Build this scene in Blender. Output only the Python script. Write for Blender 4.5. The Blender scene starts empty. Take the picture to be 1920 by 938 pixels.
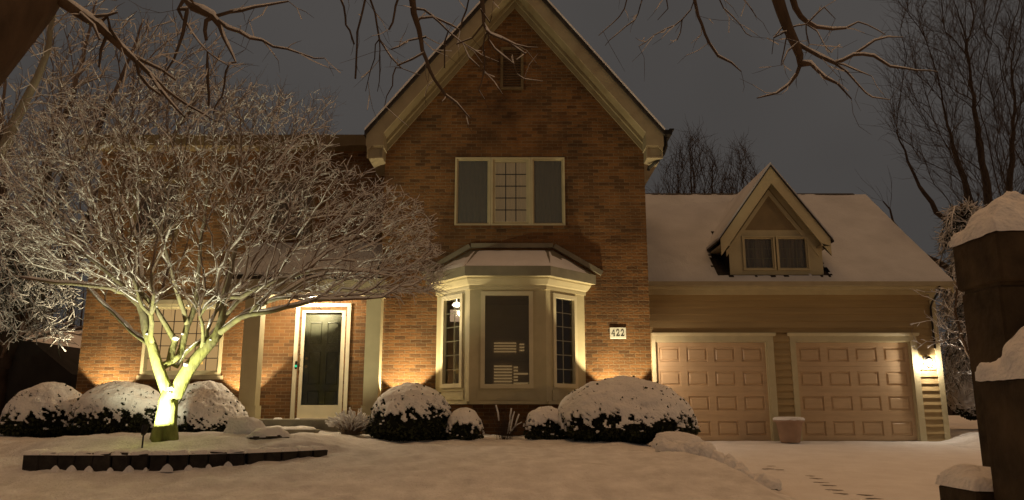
import bpy, math, random
import numpy as np
from mathutils import Vector, Matrix, noise
R = math.radians
random.seed(7)
SC = bpy.context.scene
COL = SC.collection

# ------------------------------------------------------------------ camera, sky, exposure
CZ = 0.63
cam_d = bpy.data.cameras.new('camera'); cam = bpy.data.objects.new('camera', cam_d); COL.objects.link(cam)
cam.location = (0, 0, CZ); cam.rotation_euler = (R(90 + 11.8), 0, 0)
cam_d.sensor_width = 36; cam_d.lens = 36 * 1443 / 1920; cam_d.clip_end = 2000; cam_d.clip_start = 0.05
SC.camera = cam
SC.view_settings.view_transform = 'Standard'; SC.view_settings.look = 'None'
SC.view_settings.exposure = 0.0; SC.view_settings.gamma = 1
SC.cycles.use_denoising = True
SC.cycles.max_bounces = 6; SC.cycles.transparent_max_bounces = 12
SC.cycles.sample_clamp_indirect = 4

SUN_AZ, SUN_EL = 50, 5          # degrees: from in front of the house, to the right, very low
wd = bpy.data.worlds.new('World'); SC.world = wd; wd.use_nodes = True
nt = wd.node_tree; nt.nodes.clear()
def wn(t, **k):
    n = nt.nodes.new(t)
    for a, b in k.items(): setattr(n, a, b)
    return n
out = wn('ShaderNodeOutputWorld'); bg = wn('ShaderNodeBackground'); bg.inputs['Strength'].default_value = 1.0
tc = wn('ShaderNodeTexCoord')
sky = wn('ShaderNodeTexSky', sky_type='NISHITA', sun_disc=False, sun_elevation=R(SUN_EL), sun_rotation=R(180 - SUN_AZ))
dot = wn('ShaderNodeVectorMath', operation='DOT_PRODUCT'); dot.inputs[1].default_value = (0, .12, .993)
mr = wn('ShaderNodeMapRange', interpolation_type='SMOOTHSTEP'); mr.inputs[1].default_value = .66; mr.inputs[2].default_value = 1.0
mix = wn('ShaderNodeMix', data_type='RGBA')
mix.inputs[6].default_value = (.063, .058, .055, 1)      # dull grey snow-cloud over the house
mix.inputs[7].default_value = (1.12, .59, .245, 1)         # warm glow near the zenith, out of view, added to light the ground
skm = wn('ShaderNodeMix', data_type='RGBA', blend_type='ADD'); skm.inputs[0].default_value = .00008
nz = wn('ShaderNodeTexNoise'); nz.inputs['Scale'].default_value = 1.9; nz.inputs['Detail'].default_value = 3
nm = wn('ShaderNodeMapRange'); nm.inputs[1].default_value = .3; nm.inputs[2].default_value = .7; nm.inputs[3].default_value = .74; nm.inputs[4].default_value = 1.14
mu = wn('ShaderNodeMix', data_type='RGBA', blend_type='MULTIPLY'); mu.inputs[0].default_value = 1
L = nt.links.new
L(tc.outputs['Generated'], dot.inputs[0]); L(dot.outputs['Value'], mr.inputs[0]); L(mr.outputs[0], mix.inputs[0])
L(tc.outputs['Generated'], nz.inputs['Vector']); L(nz.outputs['Fac'], nm.inputs[0])
L(mix.outputs[2], mu.inputs[6]); L(nm.outputs[0], mu.inputs[7])
L(mu.outputs[2], skm.inputs[6]); L(sky.outputs[0], skm.inputs[7]); L(skm.outputs[2], bg.inputs['Color']); L(bg.outputs[0], out.inputs[0])

sd = bpy.data.lights.new('sun', 'SUN'); so = bpy.data.objects.new('sun', sd); COL.objects.link(so)
sd.energy = .16; sd.angle = R(1.5); sd.color = (1, .60, .26)
v = Vector((math.sin(R(SUN_AZ)) * math.cos(R(SUN_EL)), -math.cos(R(SUN_AZ)) * math.cos(R(SUN_EL)), math.sin(R(SUN_EL))))
so.rotation_euler = v.to_track_quat('Z', 'Y').to_euler(); so.location = (20, -15, 6)

# ------------------------------------------------------------------ helpers
def at(u, v, y):
    """a point of the photograph (1920 wide) at distance y"""
    F = 1443; th = R(11.8); b = 469 - v
    dy = F * math.cos(th) - b * math.sin(th); dz = F * math.sin(th) + b * math.cos(th)
    t = y / dy
    return Vector(((u - 960) * t, y, CZ + dz * t))
def sstep(a, b, x):
    if a == b: return 1.0 if x > a else 0.0
    t = min(1, max(0, (x - a) / (b - a))); return t * t * (3 - 2 * t)
def lerp(a, b, t): return a + (b - a) * t
def interp(tab, x):
    if x <= tab[0][0]: return tab[0][1]
    for (x0, y0), (x1, y1) in zip(tab, tab[1:]):
        if x <= x1: return y0 + (y1 - y0) * (x - x0) / (x1 - x0)
    return tab[-1][1]

class MB:
    def __init__(s): s.v = []; s.f = []
    def add(s, vs, fs):
        o = len(s.v); s.v.extend(tuple(p) for p in vs); s.f.extend(tuple(i + o for i in f) for f in fs); return s
    def box(s, x0, x1, y0, y1, z0, z1, bev=0):
        if bev <= 0:
            return s.add([(x, y, z) for z in (z0, z1) for y in (y0, y1) for x in (x0, x1)],
                  [(0, 2, 3, 1), (4, 5, 7, 6), (0, 1, 5, 4), (2, 6, 7, 3), (0, 4, 6, 2), (1, 3, 7, 5)])
        b = min(bev, (x1 - x0) / 2.1, (y1 - y0) / 2.1, (z1 - z0) / 2.1)
        ring = lambda i, z: [(x0 + i + b, y0 + i, z), (x1 - i - b, y0 + i, z), (x1 - i, y0 + i + b, z), (x1 - i, y1 - i - b, z),
                             (x1 - i - b, y1 - i, z), (x0 + i + b, y1 - i, z), (x0 + i, y1 - i - b, z), (x0 + i, y0 + i + b, z)]
        vs = ring(b, z0) + ring(0, z0 + b) + ring(0, z1 - b) + ring(b, z1)
        fs = [tuple(range(7, -1, -1)), tuple(range(24, 32))]
        for k in range(3):
            for i in range(8): fs.append((k * 8 + i, k * 8 + (i + 1) % 8, k * 8 + 8 + (i + 1) % 8, k * 8 + 8 + i))
        return s.add(vs, fs)
    def prism(s, poly, y0, y1):            # polygon in x,z swept along y (poly counter-clockwise seen from -y)
        n = len(poly)
        vs = [(x, y0, z) for x, z in poly] + [(x, y1, z) for x, z in poly]
        fs = [tuple(range(n)), tuple(range(2 * n - 1, n - 1, -1))] + [(i, i + n, (i + 1) % n + n, (i + 1) % n) for i in range(n)]
        return s.add(vs, fs)
    def sweep_x(s, poly, x0, x1):          # polygon in y,z swept along x
        n = len(poly)
        vs = [(x0, y, z) for y, z in poly] + [(x1, y, z) for y, z in poly]
        fs = [tuple(range(n)), tuple(range(2 * n - 1, n - 1, -1))] + [(i, i + n, (i + 1) % n + n, (i + 1) % n) for i in range(n)]
        return s.add(vs, fs)
    def sweep_z(s, poly, z0, z1):
        n = len(poly)
        vs = [(x, y, z0) for x, y in poly] + [(x, y, z1) for x, y in poly]
        fs = [tuple(range(n - 1, -1, -1)), tuple(range(n, 2 * n))] + [(i, (i + 1) % n, (i + 1) % n + n, i + n) for i in range(n)]
        return s.add(vs, fs)
    def tube(s, pts, rad, n=6, cap=True):
        pts = [Vector(p) for p in pts]; o = len(s.v); m = len(pts)
        if not hasattr(rad, '__len__'): rad = [rad] * m
        ref = None
        for i, p in enumerate(pts):
            d = (pts[min(i + 1, m - 1)] - pts[max(i - 1, 0)])
            if d.length < 1e-9: d = Vector((0, 0, 1))
            d.normalize()
            if ref is None: ref = Vector((1, 0, 0)) if abs(d.x) < .8 else Vector((0, 1, 0))
            a = ref - d * ref.dot(d)
            if a.length < 1e-6: a = d.orthogonal()
            a.normalize(); b = d.cross(a); ref = a
            r = rad[i]
            for k in range(n):
                t = 2 * math.pi * k / n
                s.v.append(tuple(p + a * (r * math.cos(t)) + b * (r * math.sin(t))))
        for i in range(m - 1):
            for k in range(n):
                k2 = (k + 1) % n
                s.f.append((o + i * n + k, o + i * n + k2, o + (i + 1) * n + k2, o + (i + 1) * n + k))
        if cap:
            s.f.append(tuple(o + k for k in range(n - 1, -1, -1))); s.f.append(tuple(o + (m - 1) * n + k for k in range(n)))
        return s
    def lathe(s, prof, c, n=24):
        o = len(s.v)
        for r, z in prof:
            for k in range(n):
                t = 2 * math.pi * k / n; s.v.append((c[0] + r * math.cos(t), c[1] + r * math.sin(t), c[2] + z))
        for i in range(len(prof) - 1):
            for k in range(n): s.f.append((o + i * n + k, o + i * n + (k + 1) % n, o + (i + 1) * n + (k + 1) % n, o + (i + 1) * n + k))
        s.f.append(tuple(o + k for k in range(n - 1, -1, -1))); s.f.append(tuple(o + (len(prof) - 1) * n + k for k in range(n)))
        return s
    def rings(s, x0, x1, z0, z1, y, steps):   # nested rectangles facing -y: raised / sunk panels
        prev = [(x0, y, z0), (x1, y, z0), (x1, y, z1), (x0, y, z1)]
        for ins, dep in steps:
            cur = [(x0 + ins, y + dep, z0 + ins), (x1 - ins, y + dep, z0 + ins), (x1 - ins, y + dep, z1 - ins), (x0 + ins, y + dep, z1 - ins)]
            s.add(prev + cur, [(i, (i + 1) % 4, 4 + (i + 1) % 4, 4 + i) for i in range(4)]); prev = cur
        s.add(prev, [(0, 1, 2, 3)]); return s
    def frame(s, x0, x1, z0, z1, w, y0, y1, wb=None):
        wb = wb or w
        s.box(x0, x0 + w, y0, y1, z0 + wb, z1 - w); s.box(x1 - w, x1, y0, y1, z0 + wb, z1 - w)
        s.box(x0, x1, y0, y1, z1 - w, z1); s.box(x0, x1, y0, y1, z0, z0 + wb); return s
    def build(s, name, mat, parent=None, smooth=False, xf=None):
        me = bpy.data.meshes.new(name)
        vs = s.v if xf is None else [tuple(xf @ Vector(p)) for p in s.v]
        me.from_pydata(vs, [], s.f); me.update()
        if mat: me.materials.append(mat)
        if smooth: me.polygons.foreach_set('use_smooth', [True] * len(me.polygons))
        o = bpy.data.objects.new(name, me); COL.objects.link(o)
        if parent: adopt(o, parent)
        return o
ROOT = {}
def adopt(o, parent):
    o.parent = parent
    o.matrix_parent_inverse = Matrix.Translation(-Vector(ROOT.get(parent.name, (0, 0, 0))))
def thing(name, loc, label, cat, group=None):
    o = bpy.data.objects.new(name, None); COL.objects.link(o); o.location = loc; o.empty_display_size = .2
    ROOT[o.name] = tuple(loc)
    return tag(o, label, cat, group)
def tag(o, label=None, cat=None, group=None, kind=None):
    if label: o['label'] = label
    if cat: o['category'] = cat
    if group: o['group'] = group
    if kind: o['kind'] = kind
    return o
def copy_thing(root, loc, label=None, group=None, rz=0):
    c = root.copy(); COL.objects.link(c); c.location = loc; c.rotation_euler = (0, 0, rz); ROOT[c.name] = tuple(loc)
    if label: c['label'] = label
    if group: c['group'] = group
    for ch in list(root.children):
        k = ch.copy(); COL.objects.link(k); k.parent = c
        for g in list(ch.children):
            h = g.copy(); COL.objects.link(h); h.parent = k
    return c

# ------------------------------------------------------------------ materials
def nodes(name):
    m = bpy.data.materials.new(name); m.use_nodes = True; t = m.node_tree
    return m, t, t.nodes['Principled BSDF'], t.links.new
def N(t, typ, **k):
    n = t.nodes.new(typ)
    for a, b in k.items(): setattr(n, a, b)
    return n
def paint(name, col, rough=.6, var=.12, scale=3.0, bump=0.0, bscale=40, stretch=None, metal=0, spec=.3):
    m, t, p, l = nodes(name)
    tcn = N(t, 'ShaderNodeTexCoord'); vec = tcn.outputs['Object']
    if stretch:
        mp = N(t, 'ShaderNodeMapping'); mp.inputs['Scale'].default_value = stretch; l(vec, mp.inputs[0]); vec = mp.outputs[0]
    n = N(t, 'ShaderNodeTexNoise'); n.inputs['Scale'].default_value = scale; n.inputs['Detail'].default_value = 6; l(vec, n.inputs['Vector'])
    r = N(t, 'ShaderNodeValToRGB'); c = col
    r.color_ramp.elements[0].position = .3; r.color_ramp.elements[1].position = .7
    r.color_ramp.elements[0].color = tuple(x * (1 - var) for x in c) + (1,); r.color_ramp.elements[1].color = tuple(min(1, x * (1 + var)) for x in c) + (1,)
    l(n.outputs['Fac'], r.inputs[0]); l(r.outputs[0], p.inputs['Base Color'])
    p.inputs['Roughness'].default_value = rough; p.inputs['Metallic'].default_value = metal; p.inputs['Specular IOR Level'].default_value = spec
    if bump:
        n2 = N(t, 'ShaderNodeTexNoise'); n2.inputs['Scale'].default_value = bscale; n2.inputs['Detail'].default_value = 5; l(vec, n2.inputs['Vector'])
        b = N(t, 'ShaderNodeBump'); b.inputs['Strength'].default_value = 1; b.inputs['Distance'].default_value = bump
        l(n2.outputs['Fac'], b.inputs['Height']); l(b.outputs[0], p.inputs['Normal'])
    return m
def brick_mat(name, w=.2032, h=.0677, soldier=False, axis='x'):
    m, t, p, l = nodes(name)
    tcn = N(t, 'ShaderNodeTexCoord'); sp = N(t, 'ShaderNodeSeparateXYZ'); cb = N(t, 'ShaderNodeCombineXYZ')
    l(tcn.outputs['Object'], sp.inputs[0])
    l(sp.outputs['X' if axis == 'x' else 'Y'], cb.inputs[0]); l(sp.outputs['Z'], cb.inputs[1])
    # slight waviness of the courses
    wn_ = N(t, 'ShaderNodeTexNoise'); wn_.inputs['Scale'].default_value = 9; l(cb.outputs[0], wn_.inputs['Vector'])
    wv = N(t, 'ShaderNodeVectorMath', operation='MULTIPLY_ADD'); l(wn_.outputs['Color'], wv.inputs[0]); wv.inputs[1].default_value = (.008, .008, 0); l(cb.outputs[0], wv.inputs[2])
    b = N(t, 'ShaderNodeTexBrick', offset=0.0 if soldier else .5)
    b.inputs['Scale'].default_value = 1; b.inputs['Brick Width'].default_value = w; b.inputs['Row Height'].default_value = h
    b.inputs['Mortar Size'].default_value = .0055; b.inputs['Mortar Smooth'].default_value = .25; b.inputs['Bias'].default_value = -.1
    b.inputs['Color1'].default_value = (.20, .094, .030, 1); b.inputs['Color2'].default_value = (.112, .051, .017, 1); b.inputs['Mortar'].default_value = (.22, .155, .085, 1)
    l(wv.outputs[0], b.inputs['Vector'])
    n = N(t, 'ShaderNodeTexNoise'); n.inputs['Scale'].default_value = 1.3; n.inputs['Detail'].default_value = 8; l(cb.outputs[0], n.inputs['Vector'])
    # odd dark grey bricks: a second brick texture with the same bond, strongly biased
    b2 = N(t, 'ShaderNodeTexBrick', offset=0.0 if soldier else .5)
    for k, vv in (('Scale', 1), ('Brick Width', w), ('Row Height', h), ('Mortar Size', 0), ('Bias', -.55)): b2.inputs[k].default_value = vv
    b2.inputs['Color1'].default_value = (1, 1, 1, 1); b2.inputs['Color2'].default_value = (.42, .47, .52, 1)
    l(wv.outputs[0], b2.inputs['Vector'])
    mm = N(t, 'ShaderNodeMix', data_type='RGBA', blend_type='MULTIPLY'); mm.inputs[0].default_value = .9; l(b.outputs['Color'], mm.inputs[6]); l(b2.outputs['Color'], mm.inputs[7])
    rr = N(t, 'ShaderNodeMapRange'); rr.inputs[1].default_value = .3; rr.inputs[2].default_value = .7; rr.inputs[3].default_value = .6; rr.inputs[4].default_value = 1.25; l(n.outputs['Fac'], rr.inputs[0])
    m2 = N(t, 'ShaderNodeMix', data_type='RGBA', blend_type='MULTIPLY'); m2.inputs[0].default_value = 1; l(mm.outputs[2], m2.inputs[6]); l(rr.outputs[0], m2.inputs[7])
    l(m2.outputs[2], p.inputs['Base Color']); p.inputs['Roughness'].default_value = .75; p.inputs['Specular IOR Level'].default_value = .35
    n3 = N(t, 'ShaderNodeTexNoise'); n3.inputs['Scale'].default_value = 24; n3.inputs['Detail'].default_value = 4; l(cb.outputs[0], n3.inputs['Vector'])
    # each brick sits a little in or out
    b3 = N(t, 'ShaderNodeTexBrick', offset=0.0 if soldier else .5)
    for k, vv in (('Scale', 1), ('Brick Width', w), ('Row Height', h), ('Mortar Size', .006), ('Mortar Smooth', .3), ('Bias', 0)): b3.inputs[k].default_value = vv
    b3.inputs['Color1'].default_value = (1, 1, 1, 1); b3.inputs['Color2'].default_value = (.5, .5, .5, 1); b3.inputs['Mortar'].default_value = (0, 0, 0, 1)
    l(wv.outputs[0], b3.inputs['Vector'])
    ad = N(t, 'ShaderNodeMath', operation='MULTIPLY_ADD'); l(n3.outputs['Fac'], ad.inputs[0]); ad.inputs[1].default_value = .55; l(b3.outputs['Color'], ad.inputs[2])
    bp = N(t, 'ShaderNodeBump'); bp.inputs['Strength'].default_value = .9; bp.inputs['Distance'].default_value = .022
    l(ad.outputs[0], bp.inputs['Height']); l(bp.outputs[0], p.inputs['Normal'])
    return m
def snow_mat(name, dirt=0.0, sc=2.2):
    m, t, p, l = nodes(name)
    tcn = N(t, 'ShaderNodeTexCoord')
    n = N(t, 'ShaderNodeTexNoise'); n.inputs['Scale'].default_value = sc; n.inputs['Detail'].default_value = 9; n.inputs['Roughness'].default_value = .62; l(tcn.outputs['Object'], n.inputs['Vector'])
    r = N(t, 'ShaderNodeValToRGB'); r.color_ramp.elements[0].position = .3; r.color_ramp.elements[1].position = .68
    r.color_ramp.elements[0].color = (.76 - dirt, .75 - dirt, .75 - dirt, 1); r.color_ramp.elements[1].color = (.86, .86, .87, 1)
    l(n.outputs['Fac'], r.inputs[0]); l(r.outputs[0], p.inputs['Base Color'])
    p.inputs['Roughness'].default_value = .85; p.inputs['Specular IOR Level'].default_value = .15
    n2 = N(t, 'ShaderNodeTexNoise'); n2.inputs['Scale'].default_value = 28; n2.inputs['Detail'].default_value = 6; l(tcn.outputs['Object'], n2.inputs['Vector'])
    b = N(t, 'ShaderNodeBump'); b.inputs['Distance'].default_value = .022; b.inputs['Strength'].default_value = 1; l(n2.outputs['Fac'], b.inputs['Height']); l(b.outputs[0], p.inputs['Normal'])
    return m
def emit(name, col, s):
    m = bpy.data.materials.new(name); m.use_nodes = True; t = m.node_tree; t.nodes.clear()
    o = N(t, 'ShaderNodeOutputMaterial'); e = N(t, 'ShaderNodeEmission'); e.inputs[0].default_value = (*col, 1); e.inputs[1].default_value = s; t.links.new(e.outputs[0], o.inputs[0]); return m
def bulb_mat(name, col, s):
    m = bpy.data.materials.new(name); m.use_nodes = True; t = m.node_tree; t.nodes.clear()
    o = N(t, 'ShaderNodeOutputMaterial'); e = N(t, 'ShaderNodeEmission'); e.inputs[0].default_value = (*col, 1); e.inputs[1].default_value = s
    tr = N(t, 'ShaderNodeBsdfTransparent'); mx = N(t, 'ShaderNodeMixShader'); mx.inputs[0].default_value = .3
    t.links.new(tr.outputs[0], mx.inputs[1]); t.links.new(e.outputs[0], mx.inputs[2]); t.links.new(mx.outputs[0], o.inputs[0]); return m
def glass_mat(name, tint=(.9, .92, .9), refl=.06):
    m = bpy.data.materials.new(name); m.use_nodes = True; t = m.node_tree; t.nodes.clear(); l = t.links.new
    o = N(t, 'ShaderNodeOutputMaterial'); tr = N(t, 'ShaderNodeBsdfTransparent'); tr.inputs[0].default_value = (*tint, 1)
    g = N(t, 'ShaderNodeBsdfGlossy'); g.inputs['Roughness'].default_value = .03; f = N(t, 'ShaderNodeFresnel'); f.inputs[0].default_value = 1.5
    a = N(t, 'ShaderNodeMath', operation='ADD'); a.inputs[1].default_value = refl * .4; l(f.outputs[0], a.inputs[0])
    mx = N(t, 'ShaderNodeMixShader'); l(a.outputs[0], mx.inputs[0]); l(tr.outputs[0], mx.inputs[1]); l(g.outputs[0], mx.inputs[2]); l(mx.outputs[0], o.inputs[0]); return m
def screen_mat(name):
    m = bpy.data.materials.new(name); m.use_nodes = True; t = m.node_tree; t.nodes.clear(); l = t.links.new
    o = N(t, 'ShaderNodeOutputMaterial'); tr = N(t, 'ShaderNodeBsdfTransparent'); d = N(t, 'ShaderNodeBsdfDiffuse'); d.inputs[0].default_value = (.16, .16, .15, 1)
    mx = N(t, 'ShaderNodeMixShader'); mx.inputs[0].default_value = .68; l(tr.outputs[0], mx.inputs[1]); l(d.outputs[0], mx.inputs[2]); l(mx.outputs[0], o.inputs[0]); return m

M = {}
M['brick'] = brick_mat('brick'); M['brick_side'] = brick_mat('brick_side', axis='y'); M['soldier'] = brick_mat('soldier_brick', .0677, .2032, True)
M['snow'] = snow_mat('snow'); M['lawn_snow'] = snow_mat('lawn_snow', .15, 3.2)
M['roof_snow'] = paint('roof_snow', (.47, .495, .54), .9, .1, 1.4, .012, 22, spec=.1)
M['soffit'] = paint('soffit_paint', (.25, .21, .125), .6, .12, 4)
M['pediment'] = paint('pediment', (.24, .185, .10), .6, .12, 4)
M['dark_trim'] = paint('dark_trim', (.15, .11, .055), .6, .15, 4)
M['trim'] = paint('cream_trim', (.50, .445, .28), .5, .08, 4, .002, 30)
M['olive'] = paint('olive_trim', (.36, .31, .20), .55, .1, 4, .002, 30)
M['white'] = paint('white_trim', (.68, .62, .47), .45, .06, 5)
M['siding'] = paint('taupe_siding', (.36, .265, .13), .6, .1, 3, .0015, 20, (.3, 1, 6))
M['gdoor'] = paint('garage_door_paint', (.51, .365, .22), .40, .07, 3, .001, 30, (1, 1, 8), spec=.4)
M['shingle'] = paint('roof_shingle', (.035, .03, .027), .9, .4, 14, .01, 60)
M['dark_metal'] = paint('dark_metal', (.03, .028, .025), .45, .2, 8, metal=.6)
M['bay_metal'] = paint('bay_roof_metal', (.20, .18, .13), .5, .15, 4)
M['door'] = paint('door_green', (.17, .175, .12), .35, .15, 6, spec=.5)
M['concrete'] = paint('concrete', (.20, .185, .14), .85, .25, 4, .006, 25)
M['rock'] = paint('rock', (.085, .075, .062), .9, .4, 5, .02, 12)
M['edging'] = paint('edging_stone', (.034, .029, .025), .9, .4, 9, .012, 25)
M['pot'] = paint('pot_clay', (.36, .24, .17), .75, .15, 5, .004, 20)
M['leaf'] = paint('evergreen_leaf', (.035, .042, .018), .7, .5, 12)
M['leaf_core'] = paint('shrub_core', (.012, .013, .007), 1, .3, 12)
M['reed'] = paint('dry_reed', (.34, .26, .19), .8, .3, 12)
M['moss_bark'] = paint('mossy_bark', (.25, .27, .075), .85, .55, 9, .012, 30, (1, 1, .35))
def maple_bark():
    m = paint('maple_bark', (.25, .27, .075), .85, .55, 9, .012, 30, (1, 1, .35)); t = m.node_tree; p = t.nodes['Principled BSDF']; l = t.links.new
    old = p.inputs['Base Color'].links[0].from_socket
    tcn = N(t, 'ShaderNodeTexCoord'); sp = N(t, 'ShaderNodeSeparateXYZ'); l(tcn.outputs['Object'], sp.inputs[0])
    nz_ = N(t, 'ShaderNodeTexNoise'); nz_.inputs['Scale'].default_value = 6; l(tcn.outputs['Object'], nz_.inputs['Vector'])
    ad = N(t, 'ShaderNodeMath', operation='MULTIPLY_ADD'); l(nz_.outputs['Fac'], ad.inputs[0]); ad.inputs[1].default_value = 1.4; l(sp.outputs['Z'], ad.inputs[2])
    r = N(t, 'ShaderNodeMapRange'); r.inputs[1].default_value = 1.6; r.inputs[2].default_value = 3.2; l(ad.outputs[0], r.inputs[0])
    mx = N(t, 'ShaderNodeMix', data_type='RGBA'); l(r.outputs[0], mx.inputs[0]); l(old, mx.inputs[6]); mx.inputs[7].default_value = (.20, .175, .13, 1)
    l(mx.outputs[2], p.inputs['Base Color']); return m
M['maple_bark'] = maple_bark()
M['maple_twig'] = paint('maple_twig', (.165, .12, .095), .8, .35, 6)
M['bark'] = paint('brown_bark', (.085, .056, .035), .9, .4, 7, .015, 22, (1, 1, .3))
M['dark_bark'] = paint('dark_bark', (.085, .06, .043), .9, .4, 7, .01, 22, (1, 1, .3))
M['dark_twig'] = paint('dark_twig', (.06, .044, .034), .9, .3, 4)
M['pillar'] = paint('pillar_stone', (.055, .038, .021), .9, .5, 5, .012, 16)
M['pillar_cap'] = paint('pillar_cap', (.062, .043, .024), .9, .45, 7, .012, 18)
M['curtain'] = paint('curtain', (.44, .38, .29), .9, .2, 3, .02, 7, (6, 1, .15))
def emissive_curtain():
    m = paint('emissive_curtain', (.44, .38, .29), .9, .2, 3, .02, 7, (6, 1, .15)); p = m.node_tree.nodes['Principled BSDF']
    p.inputs['Emission Color'].default_value = (1, .62, .28, 1); p.inputs['Emission Strength'].default_value = .075; return m  # emission paints in street light falling on the curtain, no lamp behind it
M['emissive_curtain'] = emissive_curtain()
M['light_trim'] = paint('light_trim', (.62, .56, .38), .5, .06, 4)
M['inside'] = paint('inside_wall', (.30, .24, .17), .9, .1, 3)
M['glass'] = glass_mat('glass'); M['screen'] = screen_mat('insect_screen')
M['sign'] = paint('sign_plate', (.62, .62, .54), .5, .06, 9); M['ink'] = paint('sign_ink', (.03, .04, .035), .5, .1, 9)
M['slush'] = paint('slush', (.13, .105, .085), .8, .4, 18, .01, 50)
M['brass'] = paint('brass', (.5, .38, .2), .3, .1, 9, metal=.8)
M['neighbour'] = paint('neighbour_wall', (.03, .028, .026), .9, .3, 2)
M['needle'] = paint('needle', (.022, .026, .016), .9, .4, 10)

# ------------------------------------------------------------------ ground
LAWN = [(-40, -1.1), (0, -.95), (4, -.74), (7, -.52), (8, -.41), (9, -.24), (9.9, -.05), (11, .06), (12.5, .14), (14, .19), (16, .2), (60, .25), (400, .3)]
EDGE = [(-6.0, 9.85), (-5.2, 9.8), (-4.2, 9.88), (-3.5, 10.2), (-3.0, 10.6), (-2.55, 11.1)]
def drive_z(y): return min(0.0, -.9 + .0536 * y)
def fbm(x, y, s, o=3): return noise.fractal(Vector((x * s, y * s, 3.7)), 1.0, 2.0, o)
def ground_z(x, y):
    z = interp(LAWN, y)
    if x < -1.5 and 9.5 < y < 18:
        ye = interp(EDGE, x)
        w = sstep(ye - .03, ye + .05, y) * (1 - sstep(-3.3, -1.9, x))
        spread = lerp(.08, 2.2, sstep(10, 12, y))
        w *= sstep(-6.0 - spread, -6.0 + .02, x)
        zb = .115 + .17 * sstep(9.9, 11.3, y) - .03 * sstep(11.6, 14, y)
        z = lerp(z, max(z, zb), w)
    d = drive_z(y)
    edge = 3.15 + .12 * math.sin(y * .9)
    w = sstep(edge - .55, edge + .12, x) if y < 17.5 else 0
    if x > 8.9: w *= 1 - .9 * sstep(8.95, 9.9, x)
    z = lerp(z, min(z, d), w)
    return z
def ground_full(x, y):
    z = ground_z(x, y)
    if 4 < y < 17 and -12 < x < 4 and x < 3.0:
        a = 1 - sstep(2.2, 3.0, x)
        z += a * (.036 * fbm(x, y, 1.1) + .03 * fbm(x + 9, y, 3.2) + .008 * noise.noise(Vector((x * 9, y * 9, 2))))
    return z
def grid_obj(name, xs, ys, fz, mat, smooth=True):
    nx, ny = len(xs), len(ys); b = MB()
    b.v = [(x, y, fz(x, y)) for y in ys for x in xs]
    b.f = [(j * nx + i, j * nx + i + 1, (j + 1) * nx + i + 1, (j + 1) * nx + i) for j in range(ny - 1) for i in range(nx - 1)]
    return b.build(name, mat, None, smooth)
fr = lambda a, b, s: [a + s * i for i in range(int(round((b - a) / s)) + 1)]
xs = [-400, -150, -60, -30, -20, -15, -12] + fr(-10, 4.4, .075) + [5, 6, 7, 8, 8.8] + fr(9, 11, .1) + [13, 16, 22, 40, 100, 400]
ys = [-60, -20, -8, -2, 1, 3, 5, 6, 7] + fr(7.5, 14.6, .06) + [15, 15.5, 16, 16.5, 17, 18, 19, 21, 25, 32, 45, 80, 150, 400]
gz = lambda x, y: ground_full(x, y) - (.13 if (3.35 < x < 8.8 and y < 16.8) else 0)
tag(grid_obj('lawn', xs, ys, gz, M['lawn_snow']), 'snow covered front lawn rising towards the house', 'lawn', kind='structure')
FP = [(1446, 874, .2, .09, 0), (1440, 880, .26, .1, -.2), (1462, 882, .2, .1, .2), (1516, 892, .22, .12, -.6), (1530, 897, .26, .12, -.7), (1540, 904, .28, .14, -.6), (1553, 910, .27, .13, -.5), (1564, 918, .28, .13, -.6), (1576, 924, .24, .12, -.5), (1622, 927, .25, .12, -.6), (1640, 934, .26, .13, -.6)]
FPW = []
for u, v, L_, w_, r in FP:
    d = at(u, v, 1) - Vector((0, 0, CZ))
    for i in range(700):
        p = Vector((0, 0, CZ)) + d * (7 + i * .01)
        if p.z <= drive_z(p.y): break
    FPW.append((p.x, p.y, L_, w_, r))
def dz(x, y):
    c = 0
    for X_, Y_, L_, w_, r in FPW:
        if abs(x - X_) < .3 and abs(y - Y_) < .3:
            a = (x - X_) * math.cos(r) + (y - Y_) * math.sin(r); b = -(x - X_) * math.sin(r) + (y - Y_) * math.cos(r)
            q = math.hypot(a / (L_ * .5), b / (w_ * .62)) + .25 * noise.noise(Vector((x * 14, y * 14, 3)))
            c = max(c, 1 - sstep(.75, 1.1, q)) if q < 1.1 else c - (.25 * (1 - sstep(1.1, 1.7, q)) if c <= 0 else 0)
    return dz0(x, y) - .012 * c
def dz0(x, y):
    return drive_z(y) + .012 * fbm(x, y, .9) + .006 * fbm(x, y, 5) - .09 * (1 - sstep(3.2, 3.45, x)) - .12 * sstep(8.8, 9.2, x)
tag(grid_obj('driveway', fr(3.2, 9.2, .04), [-20, -10, -4, 0, 3, 5] + fr(6, 8, .1) + fr(8.1, 11.5, .03) + fr(11.6, 16.7, .1) + [16.79], dz, M['snow']), 'smooth snow covered driveway in front of the two garage doors', 'driveway', kind='structure')

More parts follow.
